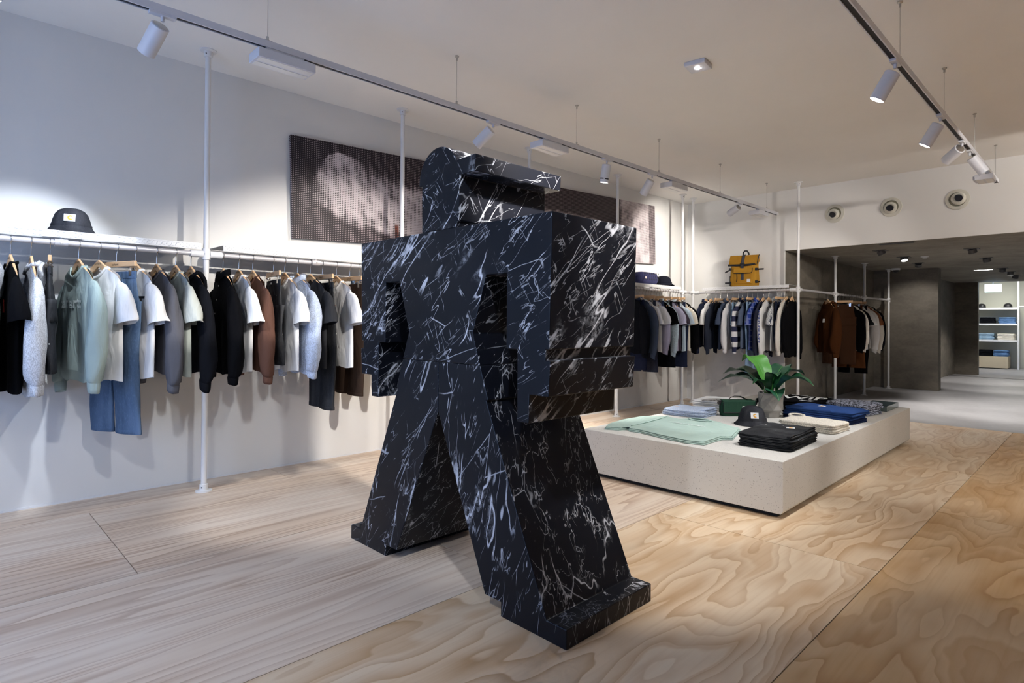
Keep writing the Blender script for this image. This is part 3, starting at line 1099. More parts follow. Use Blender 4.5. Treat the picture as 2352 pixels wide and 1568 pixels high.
    def patch(s, x0, x1, z0, z1, off=.0035, side=-1, nu=4, nv=4):
        return G().grid(lambda a, b: s.front_point(lerp(x0, x1, a), lerp(z1, z0, b), off, side), nu, nv, True)

def garment(label, seed, cat, mw, kind='tee', mat=None, sleeve_mat=None, collar_mat=None, rib=False, length=.78, half=.225, group='clothes hanging on the rails', wide=1.0, name=None, scoop=.055):
    names = {'tee': 't_shirt', 'long': 'long_sleeve_top', 'sweat': 'sweatshirt', 'hoodie': 'hooded_sweatshirt', 'shirt': 'button_shirt', 'shortshirt': 'short_sleeve_shirt', 'jacket': 'jacket'}
    t = thing(name or names[kind], label, cat, (0, 0, 0), 0, group)
    t.matrix_world = mw
    s = Shirt(seed, length, half, scoop=.030 if kind in ('shirt', 'shortshirt', 'jacket', 'hoodie') else scoop, thick=.062 if kind in ('hoodie', 'sweat', 'jacket') else .05)
    ob('body', s.body(), mat, t, 180)
    sk = 'short' if kind in ('tee', 'shortshirt') else 'long'
    for sd in (1, -1):
        wall = sd < 0
        sl_ = ob('sleeve', s.sleeve(sd, sk, wall, wide), sleeve_mat or mat, t, 180)
        if sk == 'long':
            ob('cuff', s.cuff(sd, .055 if kind in ('sweat', 'hoodie') else .045), sleeve_mat or mat, sl_, 180)
    if kind in ('shirt', 'shortshirt', 'jacket'):
        ob('collar', s.shirt_collar(), collar_mat or mat, t, 180)
        ob('placket', s.patch(-.016, .016, -length + .01, -.165, .0025, -1, 2, 14), mat, t, 180)
        g = G()
        for k in range(6):
            p = s.front_point(0, -.20 - k * (length - .27) / 5.5, .006)
            g.cyl(p, (p[0], p[1] - .002, p[2]), .005, 8)
        ob('button', g, M_LABELW if kind != 'jacket' else M_STEEL, t)
        ob('pocket', s.patch(.045, .135, -.40, -.29, .004), mat, t, 180)
    elif kind == 'hoodie':
        ob('hood', s.hood(), mat, t, 180)
        ob('pocket', s.patch(-.12, .12, -length + .08, -length + .27, .008), mat, t, 180)
    else:
        ob('collar', s.collar(.016 if kind == 'sweat' else .011), collar_mat or mat, t, 180)
    if kind in ('sweat', 'hoodie'):
        zb = -length
        g = G()
        for sd in (-1, 1):
            g.grid(lambda a, b: tuple((lambda p: (p[0] * lerp(1, .965, b), p[1] * lerp(1.04, .9, b), p[2] - .055 * b))(s.pt(sd, (a * 2 - 1) * .999, .985))), 24, 3, sd < 0)
        ob('hem_band', g, mat, t, 180)
    return t, s

def text_on(t, s, txt, size, x, z, mat, shear=0, bold=0, off=.0045):
    me = text_mesh(txt, size, shear, bold)
    for v in me.vertices:
        v.co = s.front_point(x + v.co.x, z + v.co.y, off)
    ob('printed_lettering', me, mat, t)

def bottoms(label, seed, mw, mat, length=1.07, waist=.185, leg=.112, hem=.105, cat='trousers', name='trousers', group='clothes hanging on the rails', pockets=True, band=None, spread=.0):
    t = thing(name, label, cat, (0, 0, 0), 0, group)
    t.matrix_world = mw
    r = random.Random(seed)
    ph = [r.uniform(0, 6.28) for _ in range(6)]
    zw = -.150
    zc = zw - .27
    n = 28
    def hipring(z):
        q = (zw - z) / .30
        a = lerp(waist, waist + .040, sm(q))
        b = lerp(.016, .052, sm(q))
        rg = []
        for k in range(n):
            an = 2 * PI * k / n
            ca, sa = math.cos(an), math.sin(an)
            x = a * (abs(ca) ** .85) * (1 if ca >= 0 else -1)
            y = b * (abs(sa) ** .8) * (1 if sa >= 0 else -1) + .006 * sm(q) * math.sin(9 * x / .1 + ph[0])
            rg.append((x, y, z))
        return rg
    zs = [zw, zw - .03, zw - .06, zw - .10, zw - .15, zw - .20, zw - .25, zc - .02]
    ob('hips', G().rings([hipring(z) for z in zs], (False, True)), mat, t, 180)
    wb = [[(p[0] * 1.015, p[1] + (.004 if p[1] > 0 else -.004), p[2] + dz) for p in hipring(zw)] for dz in (.004, .002, -.036)]
    ob('waistband', G().rings(wb, (False, False)), band or mat, t, 180)
    for sd in (1, -1):
        m = 16
        rg = []
        for i in range(m + 1):
            q = i / m
            z = lerp(zc + .10, -length, q)
            a = lerp(leg, hem, q) * (.92 if sd < 0 else 1)
            c = lerp(.108, .112 + spread, q)
            b = lerp(.045, .050, sm(q * 3))
            ring = []
            for k in range(20):
                an = 2 * PI * k / 20
                ca, sa = math.cos(an), math.sin(an)
                w_ = 1 + .07 * math.sin(3 * an + ph[1] + sd + i * .3) + .045 * math.sin(4 * an + ph[2] - i * .55)
                ring.append((sd * (c + a * ca * w_), b * sa * w_ + .010 * math.sin(i * .4 + ph[3] + sd), z))
            rg.append(ring)
        lg = ob('leg', G().rings(rg, (True, False)), mat, t, 180)
        hm = [[(p[0], p[1] * f, p[2] + dz) for p in rg[-1]] for dz, f in ((.022, 1.05), (.020, 1.09), (-.002, 1.09), (-.002, .95))]
        ob('hem', G().rings(hm, (False, False)), mat, lg, 180)
    if pockets:
        g = G()
        for sd in (1, -1):
            g.tube([(sd * x, -(.016 + .036 * sm((zw - z) / .30)) - .003, z) for x, z in ((.075, zw - .037), (.085, zw - .075), (.115, zw - .10), (.160, zw - .105))], .0025, 6)
        ob('pocket_seam', g, band or mat, t)
        ob('fly_button', G().cyl((0, -.021, zw - .016), (0, -.026, zw - .016), .008, 10), M_STEEL, t)
    return t

def W(x, y, yaw=0., z=RZ, base=0.):
    """hook position on a rail; yaw turns the garment about the hook"""
    return Matrix.Translation((x, y, z)) @ Matrix.Rotation(R(base + yaw), 4, 'Z')
C = dict(black=(.004, .004, .005), ink=(.007, .0075, .010), char=(.030, .031, .035), char2=(.06, .061, .07), white=(.82, .82, .82), cream=(.76, .71, .62), heather=(.56, .57, .60), sage=(.36, .44, .41),
         sage2=(.42, .46, .42), blue=(.085, .135, .22), lblue=(.22, .33, .48), navy=(.018, .022, .045), slate=(.075, .10, .16), indigo=(.018, .025, .055), brown=(.115, .058, .042), rust=(.095, .036, .013),
         sky=(.50, .58, .74), pale=(.52, .64, .72), lav=(.48, .47, .62), plum=(.055, .045, .065), green=(.05, .11, .07), royal=(.03, .06, .30))

def hang(kind, hookpos, yaw, base, short, seed, print_=False, **kw):
    """one garment and its own hanger; short is the noun phrase that names it"""
    mw = W(hookpos[0], hookpos[1], yaw, RZ, base)
    pants = kind in ('trousers', 'shorts')
    hanger('clip' if pants else 'top', mw, ('pale wooden clip hanger holding the ' if pants else 'pale wooden hanger holding the ') + short, print_)
    mw = mw @ Matrix.Diagonal((1, kw.pop('dep', .62), 1, 1))
    if pants:
        return bottoms(short + kw.pop('tail', ''), seed, mw, cat='shorts' if kind == 'shorts' else 'trousers', name='denim_shorts' if kind == 'shorts' else 'trousers', **kw), None
    cat = {'tee': 't-shirt', 'long': 'top', 'sweat': 'sweatshirt', 'hoodie': 'hoodie', 'shirt': 'shirt', 'shortshirt': 'shirt', 'jacket': 'jacket'}[kind]
    return garment(short + kw.pop('tail', ''), seed, cat, mw, kind, **kw)

F = fabric
# ---- first bay of the side wall
X = PX
hang('hoodie', (X, .195), 0, 0, 'pale grey hooded sweatshirt cut by the picture edge', 1, True, mat=F(C['heather'], 'heather'))
g_, s_ = hang('tee', (X, .296), 4, 0, 'black t-shirt with a green and red chest print', 2, True, mat=F(C['black']), length=.80)
text_on(g_, s_, 'W', .10, -.06, -.40, plain('ink_green', (.03, .22, .05), .8), 0, .006)
text_on(g_, s_, 'i', .09, .03, -.36, plain('ink_red', (.5, .04, .02), .8), 0, .006)
hang('hoodie', (X, .382), 0, 0, 'light heather grey hooded sweatshirt beside black denim shorts', 3, True, mat=F((.62, .63, .66), 'heather'))
hang('shorts', (X, .463), -7, 0, 'washed black denim shorts beside the green sweatshirt', 4, True, mat=F(C['char'], 'denim_splash'), length=.71, leg=.118, hem=.125)
g_, s_ = hang('sweat', (X, .592), 10, 0, 'sage green crew neck sweatshirt with pale lettering', 5, True, mat=F(C['sage'], 'plain'), length=.72)
text_on(g_, s_, 'carhartt', .085, .0, -.335, plain('ink_mint', (.66, .74, .70), .8), 0, .003)
g_, s_ = hang('tee', (X, .688), 20, 0, 'white t-shirt with black script across the chest', 6, True, mat=F(C['white']), length=.77)
text_on(g_, s_, 'Carhartt', .075, -.02, -.33, M_INKB, .3)
hang('trousers', (X, .773), 20, 0, 'mid blue washed jeans with faded thighs', 7, True, mat=F(C['blue'], 'denim'), length=1.08, leg=.115, hem=.112)
g_, s_ = hang('tee', (X, .868), 12, 0, 'white t-shirt with large black capital letters', 8, True, mat=F(C['white']), length=.76)
text_on(g_, s_, 'CARHART', .12, -.10, -.335, M_INKB, 0, .001)
text_on(g_, s_, 'T', .12, .115, -.335, M_INKB, 0, .001)
hang('long', (X, .981), 7, 0, 'washed charcoal crew neck long sleeve top', 9, True, mat=F((.10, .10, .115)), length=.74)
hang('tee', (X, 1.086), 6, 0, 'pale grey-green t-shirt with raised sleeve seams', 10, True, mat=F(C['sage2'], 'plain'), sleeve_mat=F((.47, .49, .45), 'plain'), length=.76)
hang('hoodie', (X, 1.173), 4, 0, 'black hooded sweatshirt with white specks by the post', 11, True, mat=F(C['ink'], 'splash'), length=.70)
# ---- second bay
hang('jacket', (X, 1.367), -3, 0, 'solid black collared jacket beside the post', 12, True, mat=F(C['black']), length=.77, half=.24)
g_, s_ = hang('tee', (X, 1.467), 0, 0, 'white t-shirt with two thin dark chest lines', 13, True, mat=F(C['white']), length=.76)
ob('chest_stripe', s_.patch(-.10, .12, -.345, -.336), M_INKB, g_)
ob('chest_stripe', s_.patch(-.10, .12, -.360, -.351), M_INKB, g_)
hang('long', (X, 1.558), 0, 0, 'chestnut brown long sleeve top', 14, True, mat=F(C['brown']), length=.76, tail=' next to a white t-shirt')
hang('shorts', (X, 1.699), -9, 0, 'wide black denim shorts with white paint flecks', 15, True, mat=F((.030, .031, .034), 'denim_splash'), length=.72, leg=.125, hem=.14)
hang('tee', (X, 1.78), 0, 0, 'plain white t-shirt before the light blue shirt', 16, True, mat=F((.80, .80, .80)), length=.77)
hang('shirt', (X, 1.873), 0, 0, 'light blue chambray button shirt', 17, True, mat=F(C['sky'], 'heather'), length=.79, tail=' with a chest pocket')
hang('tee', (X, 1.969), 4, 0, 'faded charcoal t-shirt after the light blue shirt', 18, True, mat=F(C['char']), length=.76)
hang('trousers', (X, 2.063), -3, 0, 'black cargo trousers with straight legs', 19, True, mat=F((.026, .027, .030), 'denim_splash'), length=1.06, leg=.115, hem=.108)
g_, s_ = hang('tee', (X, 2.175), 4, 0, 'white t-shirt with an orange toast print', 20, True, mat=F((.84, .84, .84)), length=.76)
toast = [(-.07, -.07), (.06, -.085), (.07, .03), (.085, .06), (.05, .085), (-.01, .075), (-.06, .09), (-.09, .05), (-.075, .02)]
def toast_patch(k, off):
    vs = [s_.front_point(-.045 + x * k, -.37 + z * k, off) for x, z in toast]
    return G().add(vs, [tuple(range(len(vs)))])
ob('toast_crust', toast_patch(1.0, .006), plain('ink_crust', (.50, .09, .02), .8), g_)
ob('toast_crumb', toast_patch(.80, .0075), plain('ink_toast', (.88, .42, .07), .8), g_)
hang('trousers', (X, 2.288), 0, 0, 'dark brown trousers half hidden by the sculpture', 21, True, mat=F((.045, .028, .02)), length=.98)
hang('jacket', (X, 2.366), 0, 0, 'washed denim jacket just behind the sculpture edge', 22, True, mat=F(C['blue'], 'denim'), length=.70)
# ---- bays behind the sculpture: what shows past its sides
hang('long', (X, 2.50), 0, 0, 'grey long sleeve top behind the sculpture arm', 23, mat=F(C['char2']))
hang('tee', (X, 2.62), 0, 0, 'white t-shirt behind the sculpture arm', 24, mat=F(C['white']))
hang('long', (X, 5.96), 0, 0, 'black long sleeve top behind the sculpture elbow', 25, mat=F(C['ink']))
hang('trousers', (X, 6.05), 0, 0, 'navy trousers behind the sculpture elbow', 26, mat=F(C['navy']), length=.98)
# ---- last bay of the side wall
bay = [('jacket', 6.155, 'navy work jacket beside the sculpture edge', dict(mat=F(C['slate']), length=.78)),
       ('tee', 6.225, 'white t-shirt next to the navy work jacket', dict(mat=F(C['white']))),
       ('trousers', 6.295, 'dark indigo jeans hanging lowest beside the sculpture', dict(mat=F((.030, .034, .055), 'denim'), length=1.02)),
       ('tee', 6.365, 'white t-shirt below the navy quilted bag', dict(mat=F((.80, .82, .86)))),
       ('long', 6.425, 'lavender long sleeve top below the navy bag', dict(mat=F(C['lav']), length=.74)),
       ('shorts', 6.49, 'dark blue denim shorts under the quilted bag', dict(mat=F((.035, .05, .10), 'denim'), length=.78, hem=.12)),
       ('tee', 6.555, 'black t-shirt between denim shorts and pale blue shirt', dict(mat=F(C['black']))),
       ('shirt', 6.62, 'pale blue long sleeve shirt under the black bucket hat', dict(mat=F(C['pale'], 'heather'))),
       ('trousers', 6.685, 'black wide jeans under the bucket hat', dict(mat=F(C['ink'], 'plain'), length=.98, hem=.12)),
       ('tee', 6.75, 'lilac t-shirt between dark garments', dict(mat=F(C['lav']))),
       ('tee', 6.815, 'dark plum t-shirt after the lilac one', dict(mat=F(C['plum']))),
       ('trousers', 6.875, 'black trousers hung before the pale denim shirt', dict(mat=F(C['ink']), length=.80)),
       ('shortshirt', 6.94, 'pale blue denim short sleeve shirt', dict(mat=F((.46, .58, .70), 'denim'), tail=' near the room corner')),
       ('trousers', 7.005, 'deep indigo jeans nearest the room corner', dict(mat=F(C['indigo'], 'plain'), length=.99)),
       ('tee', 7.07, 'cream t-shirt nearest the corner post', dict(mat=F(C['cream']))),
       ('long', 7.135, 'black long sleeve top closing the side wall rail', dict(mat=F(C['black']), length=.76))]
for i, (k, y, lab, kw) in enumerate(bay):
    hang(k, (X, y), (i * 37 % 7) - 3, 0, lab, 40 + i, dep=.40, **kw)
# ---- rail along the back wall: garments face the opening side
back = [('jacket', .476, 'navy chore jacket at the corner end of the back rail', dict(mat=F(C['navy']), length=.74)),
        ('tee', .549, 'white t-shirt second from the corner on the back rail', dict(mat=F(C['white']), length=.72)),
        ('long', .621, 'dark slate long sleeve overshirt third from the corner', dict(mat=F((.030, .036, .055)), length=.76)),
        ('shorts', .689, 'black shorts clipped between slate shirts', dict(mat=F(C['ink']), length=.50, hem=.12)),
        ('shortshirt', .778, 'slate blue short sleeve shirt on the back rail', dict(mat=F(C['slate']), length=.76, wide=1.15)),
        ('long', .858, 'white long sleeve top behind light denim', dict(mat=F((.80, .80, .82)), length=.76)),
        ('shorts', .930, 'light blue denim shorts under the backpack', dict(mat=F(C['lblue'], 'denim'), length=.62)),
        ('shirt', .990, 'navy and white striped rugby shirt', dict(mat=F(C['white'], 'rugby'), collar_mat=F(C['navy']), length=.75, tail=' under the backpack')),
        ('shortshirt', 1.057, 'slate grey short sleeve shirt beside light jeans', dict(mat=F((.11, .14, .21)), length=.74)),
        ('trousers', 1.122, 'light blue jeans hanging longest on the back rail', dict(mat=F(C['lblue'], 'denim'), length=1.06)),
        ('shortshirt', 1.187, 'royal blue plaid short sleeve shirt', dict(mat=F(C['royal'], 'plaid'), length=.76, tail=' on the back rail')),
        ('sweat', 1.259, 'navy crew neck sweatshirt beside the lettered sleeve', dict(mat=F((.030, .033, .055)), length=.74)),
        ('long', 1.329, 'white long sleeve top with blue sleeve lettering', dict(mat=F((.80, .80, .80)), length=.76)),
        ('shortshirt', 1.433, 'white pinstriped short sleeve shirt', dict(mat=F((.66, .67, .68), 'pinstripe'), length=.76, wide=1.15, tail=' on the back rail')),
        ('trousers', 1.485, 'midnight navy trousers after the pinstriped shirt', dict(mat=F(C['navy']), length=.66)),
        ('long', 1.550, 'cream long sleeve top before the black hoodie', dict(mat=F((.72, .68, .62)), length=.78)),
        ('hoodie', 1.614, 'black hooded sweatshirt at the opening end of the back rail', dict(mat=F(C['black']), length=.78))]
for i, (k, x, lab, kw) in enumerate(back):
    g_, s_ = hang(k, (x, 7.588), (i * 23 % 5) - 2, 90, lab, 70 + i, dep=.45, **kw)
    if 'lettering' in lab:
        me = text_mesh('COLD DRINKS', .085, 0, .003)
        for v in me.vertices:
            # runs down the sleeve that faces the room
            v.co = (-(s_.sh + .105) + abs(v.co.y) * .12, -.012 - v.co.y * .9, -.46 - v.co.x * .72)
        ob('sleeve_lettering', me, M_INKNAVY, g_)
# ---- rear room rack
rear = [('hoodie', 8.72, -50, 'brown hooded canvas work jacket hanging alone at the rack front', dict(mat=F((.060, .021, .007), 'plain'), length=.76, half=.23, name='hooded_jacket')),
        ('trousers', 9.16, 8, 'dark brown cropped trousers behind the brown jacket', dict(mat=F((.06, .028, .015)), length=.98)),
        ('shirt', 9.24, 22, 'black work shirt with a small pale chest label', dict(mat=F(C['black']), length=.78)),
        ('long', 9.36, 10, 'cream long sleeve top behind the black work shirt', dict(mat=F(C['cream']), length=.80)),
        ('tee', 9.48, 8, 'black t-shirt in the rear room rack', dict(mat=F(C['black']))),
        ('trousers', 9.58, 6, 'tobacco brown trousers in the rear room rack', dict(mat=F(C['rust']), length=1.05)),
        ('tee', 9.68, 5, 'bright white t-shirt in the rear room rack', dict(mat=F(C['white']))),
        ('trousers', 9.80, 5, 'black slim trousers hanging lowest in the rear room', dict(mat=F(C['black']), length=1.14, hem=.085)),
        ('long', 9.92, 4, 'white long sleeve top in the rear room rack', dict(mat=F((.80, .78, .76)))),
        ('tee', 10.03, 4, 'rust brown t-shirt in the rear room rack', dict(mat=F((.26, .10, .045)))),
        ('long', 10.13, 4, 'ivory long sleeve top near the rack end', dict(mat=F(C['cream']))),
        ('long', 10.24, 4, 'black long sleeve top closing the rear room rack', dict(mat=F(C['ink'])))]
for i, (k, y, yw, lab, kw) in enumerate(rear):
    g_, s_ = hang(k, (1.665, y), yw, 0, lab, 100 + i, dep=.9 if i == 0 else .6, **kw)
    if 'hooded canvas' in lab:
        g_['category'] = 'jacket'
    if 'chest label' in lab or 'hooded canvas' in lab:
        ob('chest_label', s_.patch(.03, .075, -.40, -.35, .006), M_LABELW, g_)

# ================================================================== FOLDED CLOTHES
def rrect(w, d, r, n):
    """n points round a rounded rectangle, evenly by length"""
    pts = []
    for cx, cy, a0 in ((w / 2 - r, d / 2 - r, 0), (-w / 2 + r, d / 2 - r, 90), (-w / 2 + r, -d / 2 + r, 180), (w / 2 - r, -d / 2 + r, 270)):
        for k in range(6):
            a = R(a0 + 90 * k / 5)
            pts.append(Vector((cx + r * math.cos(a), cy + r * math.sin(a))))
    L = [(pts[i] - pts[i - 1]).length for i in range(len(pts))]
    tot = sum(L)
    out = []
    for k in range(n):
        s = tot * k / n
        i = 0
        while s > L[(i + 1) % len(pts)]:
            s -= L[(i + 1) % len(pts)]
            i += 1
        a, b = pts[i % len(pts)], pts[(i + 1) % len(pts)]
        out.append(a.lerp(b, s / max(1e-6, (b - a).length)))
    return out
def folded(w, d, h, seed, layers=2, r=.03, dome=.004, n=44, rough=.004):
    rn = random.Random(seed)
    base = rrect(w, d, r, n)
    ph = [rn.uniform(0, 6.28) for _ in range(4)]
    rg = []
    lh = h / layers
    for l in range(layers):
        ox, oy = rn.uniform(-.004, .004), rn.uniform(-.004, .004)
        for q, ins in ((0.02, .007), (.25, .0005), (.75, 0), (.98, .007)):
            ring = []
            for k, p in enumerate(base):
                wv = rough * (math.sin(k * .7 + ph[0] + l * 2) + .6 * math.sin(k * 1.9 + ph[1] + l))
                f = 1 - (ins - wv * (.35 if q in (.02, .98) else 1)) / max(w, d) * 2
                ring.append((p.x * f + ox, p.y * f + oy, (l + q) * lh + (.15 * lh * math.sin(k * .5 + ph[2]) if 0 < l + q < layers - .1 and l else 0)))
            rg.append(ring)
    for f, dz in ((.90, .5), (.7, .8), (.4, 1.0), (.12, 1.0)):
        rg.append([(p.x * f, p.y * f, h + dome * dz + min(.0025, dome * .5) * math.sin(p.x * f * 40 + ph[3]) * math.sin(p.y * f * 33 + ph[0])) for p in base])
    return G().rings(rg, (True, True))

PZ = .3290
def label_patch(t, loc, rot, sz=.030):
    """white woven label with an orange C emblem"""
    o = ob('woven_label', G().box(-sz, sz, -sz * .8, sz * .8, 0, .0012), M_LABELW, t, loc=loc)
    o.rotation_euler = rot
    g = G()
    rg = []
    for k in range(11):
        a = R(50 + 260 * k / 10)
        ca, sa = math.cos(a), math.sin(a)
        ri, ro = sz * .22, sz * .56
        rg.append([(ca * ri + sz * .15, sa * ri, .0012), (ca * ro + sz * .15, sa * ro, .0012), (ca * ro + sz * .15, sa * ro, .002), (ca * ri + sz * .15, sa * ri, .002)])
    g.rings(rg)
    e = ob('emblem', g, M_LABELO, o)
    return o

ORD = ['lowest', 'second from bottom', 'third from bottom', 'fourth from bottom', 'fifth from bottom']
def stack(name, cat, what, where, x, y, w, d, h, n, mats, rot, seed, z0=PZ, layers=2, group=None, jig=.010, dome=.004):
    rn = random.Random(seed)
    out = []
    for k in range(n):
        pos = 'topmost' if k == n - 1 else ORD[k]
        lab = f'{what} {where}' if n == 1 else f'{what} {where}, {pos}'
        t = thing(name, lab, cat, (x + rn.uniform(-jig, jig), y + rn.uniform(-jig, jig), z0 + k * (h + .0012)), rot + rn.uniform(-.03, .03), group or f'{what} {where}')
        m = mats[k % len(mats)] if isinstance(mats, list) else mats
        last = k == n - 1
        ob('folded_cloth', folded(w * rn.uniform(.97, 1.02), d * rn.uniform(.97, 1.02), h, seed * 10 + k, layers, dome=dome if last else .0003), m, t, 60)
        out.append(t)
    return out

# black jeans by the front corner
st = stack('folded_jeans', 'jeans', 'folded washed black jeans', 'by the front plinth corner', 2.885, 3.93, .33, .54, .0155, 5, [fabric((.028, .029, .032), 'denim_splash')], .02, 1, layers=2, dome=.012, jig=.012)
label_patch(st[-1], (.06, .07, .0285), (0, 0, R(20)), .026)
ob('waistband', G().tube([(.15, -.25 + .5 * k / 10, .022 + .004 * math.sin(k)) for k in range(11)], [(.010, .007)] * 11, 8), fabric((.028, .029, .032), 'denim_splash'), st[-1], 60)
# cream tops
st = stack('folded_sweater', 'sweater', 'folded cream sweater', 'beside the black jeans', 2.845, 4.655, .40, .30, .031, 2, fabric(C['cream'], 'heather'), -.06, 2, layers=2, dome=.006)
ob('neck_fold', G().tube([(-.16 + .055 * math.cos(a), .085 + .03 * math.sin(a), .040 + .006 * math.sin(a)) for a in [2 * PI * k / 18 for k in range(19)]], [(.010, .007)] * 19, 8), fabric(C['cream'], 'heather'), st[-1], 60)
# blue garments
st = stack('folded_trousers', 'trousers', 'folded deep blue work trousers', 'behind the cream sweaters', 2.755, 5.20, .54, .34, .030, 3, [fabric((.012, .02, .06), 'plain'), fabric((.02, .045, .15), 'plain'), fabric((.025, .06, .19), 'plain')], -.10, 3, layers=2, dome=.014)
label_patch(st[-1], (-.02, -.03, .044), (R(4), 0, R(-25)), .024)
# marled knits
st = stack('folded_knit', 'sweater', 'folded blue and white marled knit', 'next to the tray', 2.80, 5.78, .37, .34, .044, 2, fabric((.30, .33, .42), 'knit'), -.15, 4, layers=2, dome=.012)
# light blue shirts
st = stack('folded_shirt', 'shirt', 'folded light blue denim shirt', 'on the wall side of the plinth', 1.88, 4.60, .36, .31, .0165, 3, fabric(C['sky'], 'heather'), .05, 5, layers=2, dome=.010)
ob('collar', G().tube([(.13 + .055 * math.cos(a), .02 + .10 * math.sin(a), .022 + .010 * math.cos(a)) for a in [PI * (-.9 + 1.8 * k / 18) for k in range(19)]], [(.016, .008)] * 19, 8), fabric(C['sky'], 'heather'), st[-1], 60)
ob('brand_tab', G().box(-.125, -.100, -.02, -.005, .0245, .026), M_LABELO, st[-1])
# white tees
st = stack('folded_t_shirt', 't-shirt', 'folded white t-shirt with black script', 'behind the green bag', 1.845, 5.20, .37, .40, .0135, 5, fabric((.82, .82, .82)), .10, 6, layers=1, dome=.003)
o = ob('printed_lettering', text_mesh('Carhartt', .10, .3), M_INKB, st[-1], loc=(.02, -.10, .0185))
o.rotation_euler = (0, 0, R(55))
# black tees with white lettering
st = stack('folded_t_shirt', 't-shirt', 'folded black t-shirt with ornate white letters', 'behind the blue trousers', 2.42, 5.63, .42, .50, .031, 3, fabric(C['black']), -.12, 7, layers=2, dome=.016)
o = ob('printed_lettering', text_mesh('WiP', .20, .12, .004), M_INKW, st[-1], loc=(.06, -.06, .0495))
o.rotation_euler = (R(3), 0, R(22))
for k in range(4):
    o = ob('printed_bar', G().box(-.035, .035, -.012, .012, 0, .001), M_INKW, st[-1], loc=(-.12 + k * .085, .145 + .012 * math.cos(k), .0445))
    o.rotation_euler = (0, 0, R(12))
o = ob('printed_block', G().box(-.05, .05, -.035, .035, 0, .001), fabric(C['heather'], 'heather'), st[-1], loc=(.145, -.17, .0435))
stack('folded_trousers', 'trousers', 'folded plain black trousers', 'behind the plant pot', 2.03, 6.05, .30, .46, .035, 1, fabric(C['black']), .25, 8, layers=2)

# sage tees spread flat
def flat_tee():
    pts = [(1.835, 3.49), (1.775, 3.60), (1.735, 3.83), (1.745, 4.10), (1.88, 4.235), (2.01, 4.195), (2.09, 4.30), (2.165, 4.275), (2.235, 4.305), (2.30, 4.29), (2.43, 4.195), (2.52, 4.16), (2.625, 3.80), (2.575, 3.75), (2.585, 3.50), (2.47, 3.47), (2.28, 3.51), (2.06, 3.565), (1.99, 3.56), (1.955, 3.61), (1.93, 3.53)]
    cx, cy = 2.18, 3.87
    prev = 0
    for k in range(3):
        rn = random.Random(k + 5)
        loop = []
        for i in range(len(pts)):
            a, b = Vector(pts[i]), Vector(pts[(i + 1) % len(pts)])
            m = max(2, int((b - a).length / .03))
            for j in range(m):
                p = a.lerp(b, j / m)
                q = Vector((cx, cy))
                off = .008 * mnoise.noise(Vector((p.x * 14, p.y * 14, k * 3.1))) - .006 * (2 - k) * -1
                p = p + (p - q).normalized() * off
                loop.append((p.x - cx, p.y - cy))
        pos = ['lowest', 'middle', 'topmost'][k]
        t = thing('spread_t_shirt', f'sage green t-shirt spread flat on the plinth edge, {pos} of three', 't-shirt', (cx, cy, PZ + k * .0085), 0, 'sage t-shirts spread on the plinth')
        rg = [[(x * .985, y * .985, 0) for x, y in loop], [(x, y, .003) for x, y in loop], [(x, y, .0062) for x, y in loop], [(x * .985, y * .985, .0078) for x, y in loop]]
        if k == 2:
            for f in (.93, .8, .6, .35):
                rg.append([(x * f, y * f, .0085 + .003 * mnoise.noise(Vector((x * f * 9, y * f * 9, 2)))) for x, y in loop])
        ob('folded_cloth', G().rings(rg, (True, True)), fabric((.40, .52, .47), 'plain'), t, 50)
    col = [(2.165 - cx + .085 * math.cos(a), 4.245 - cy + .050 * math.sin(a), .013) for a in [2 * PI * k / 26 for k in range(27)]]
    ob('collar', G().tube(col, [(.011, .004)] * 27, 8), fabric((.38, .50, .45), 'plain'), t, 60)
    o = ob('neck_hole', G().lathe([(0, 0), (.068, 0)], 22, caps=(False, False)), fabric((.06, .10, .09), 'plain'), t, loc=(2.165 - cx, 4.25 - cy, .0125))
    o.scale = (1, .56, 1)
    o = ob('printed_lettering', text_mesh('carhartt work in progress', .026, .2, .0008), M_INKW, t, loc=(2.21 - cx, 3.985 - cy, .0125))
    sl1 = G().tube([(1.90 - cx, 4.23 - cy, .0125), (1.93 - cx, 4.02 - cy, .014), (1.95 - cx, 3.82 - cy, .014), (1.96 - cx, 3.62 - cy, .0125)], [(.004, .003), (.010, .005), (.010, .005), (.004, .003)], 8)
    ob('sleeve_fold', sl1, fabric((.40, .52, .47), 'plain'), t, 60)
flat_tee()

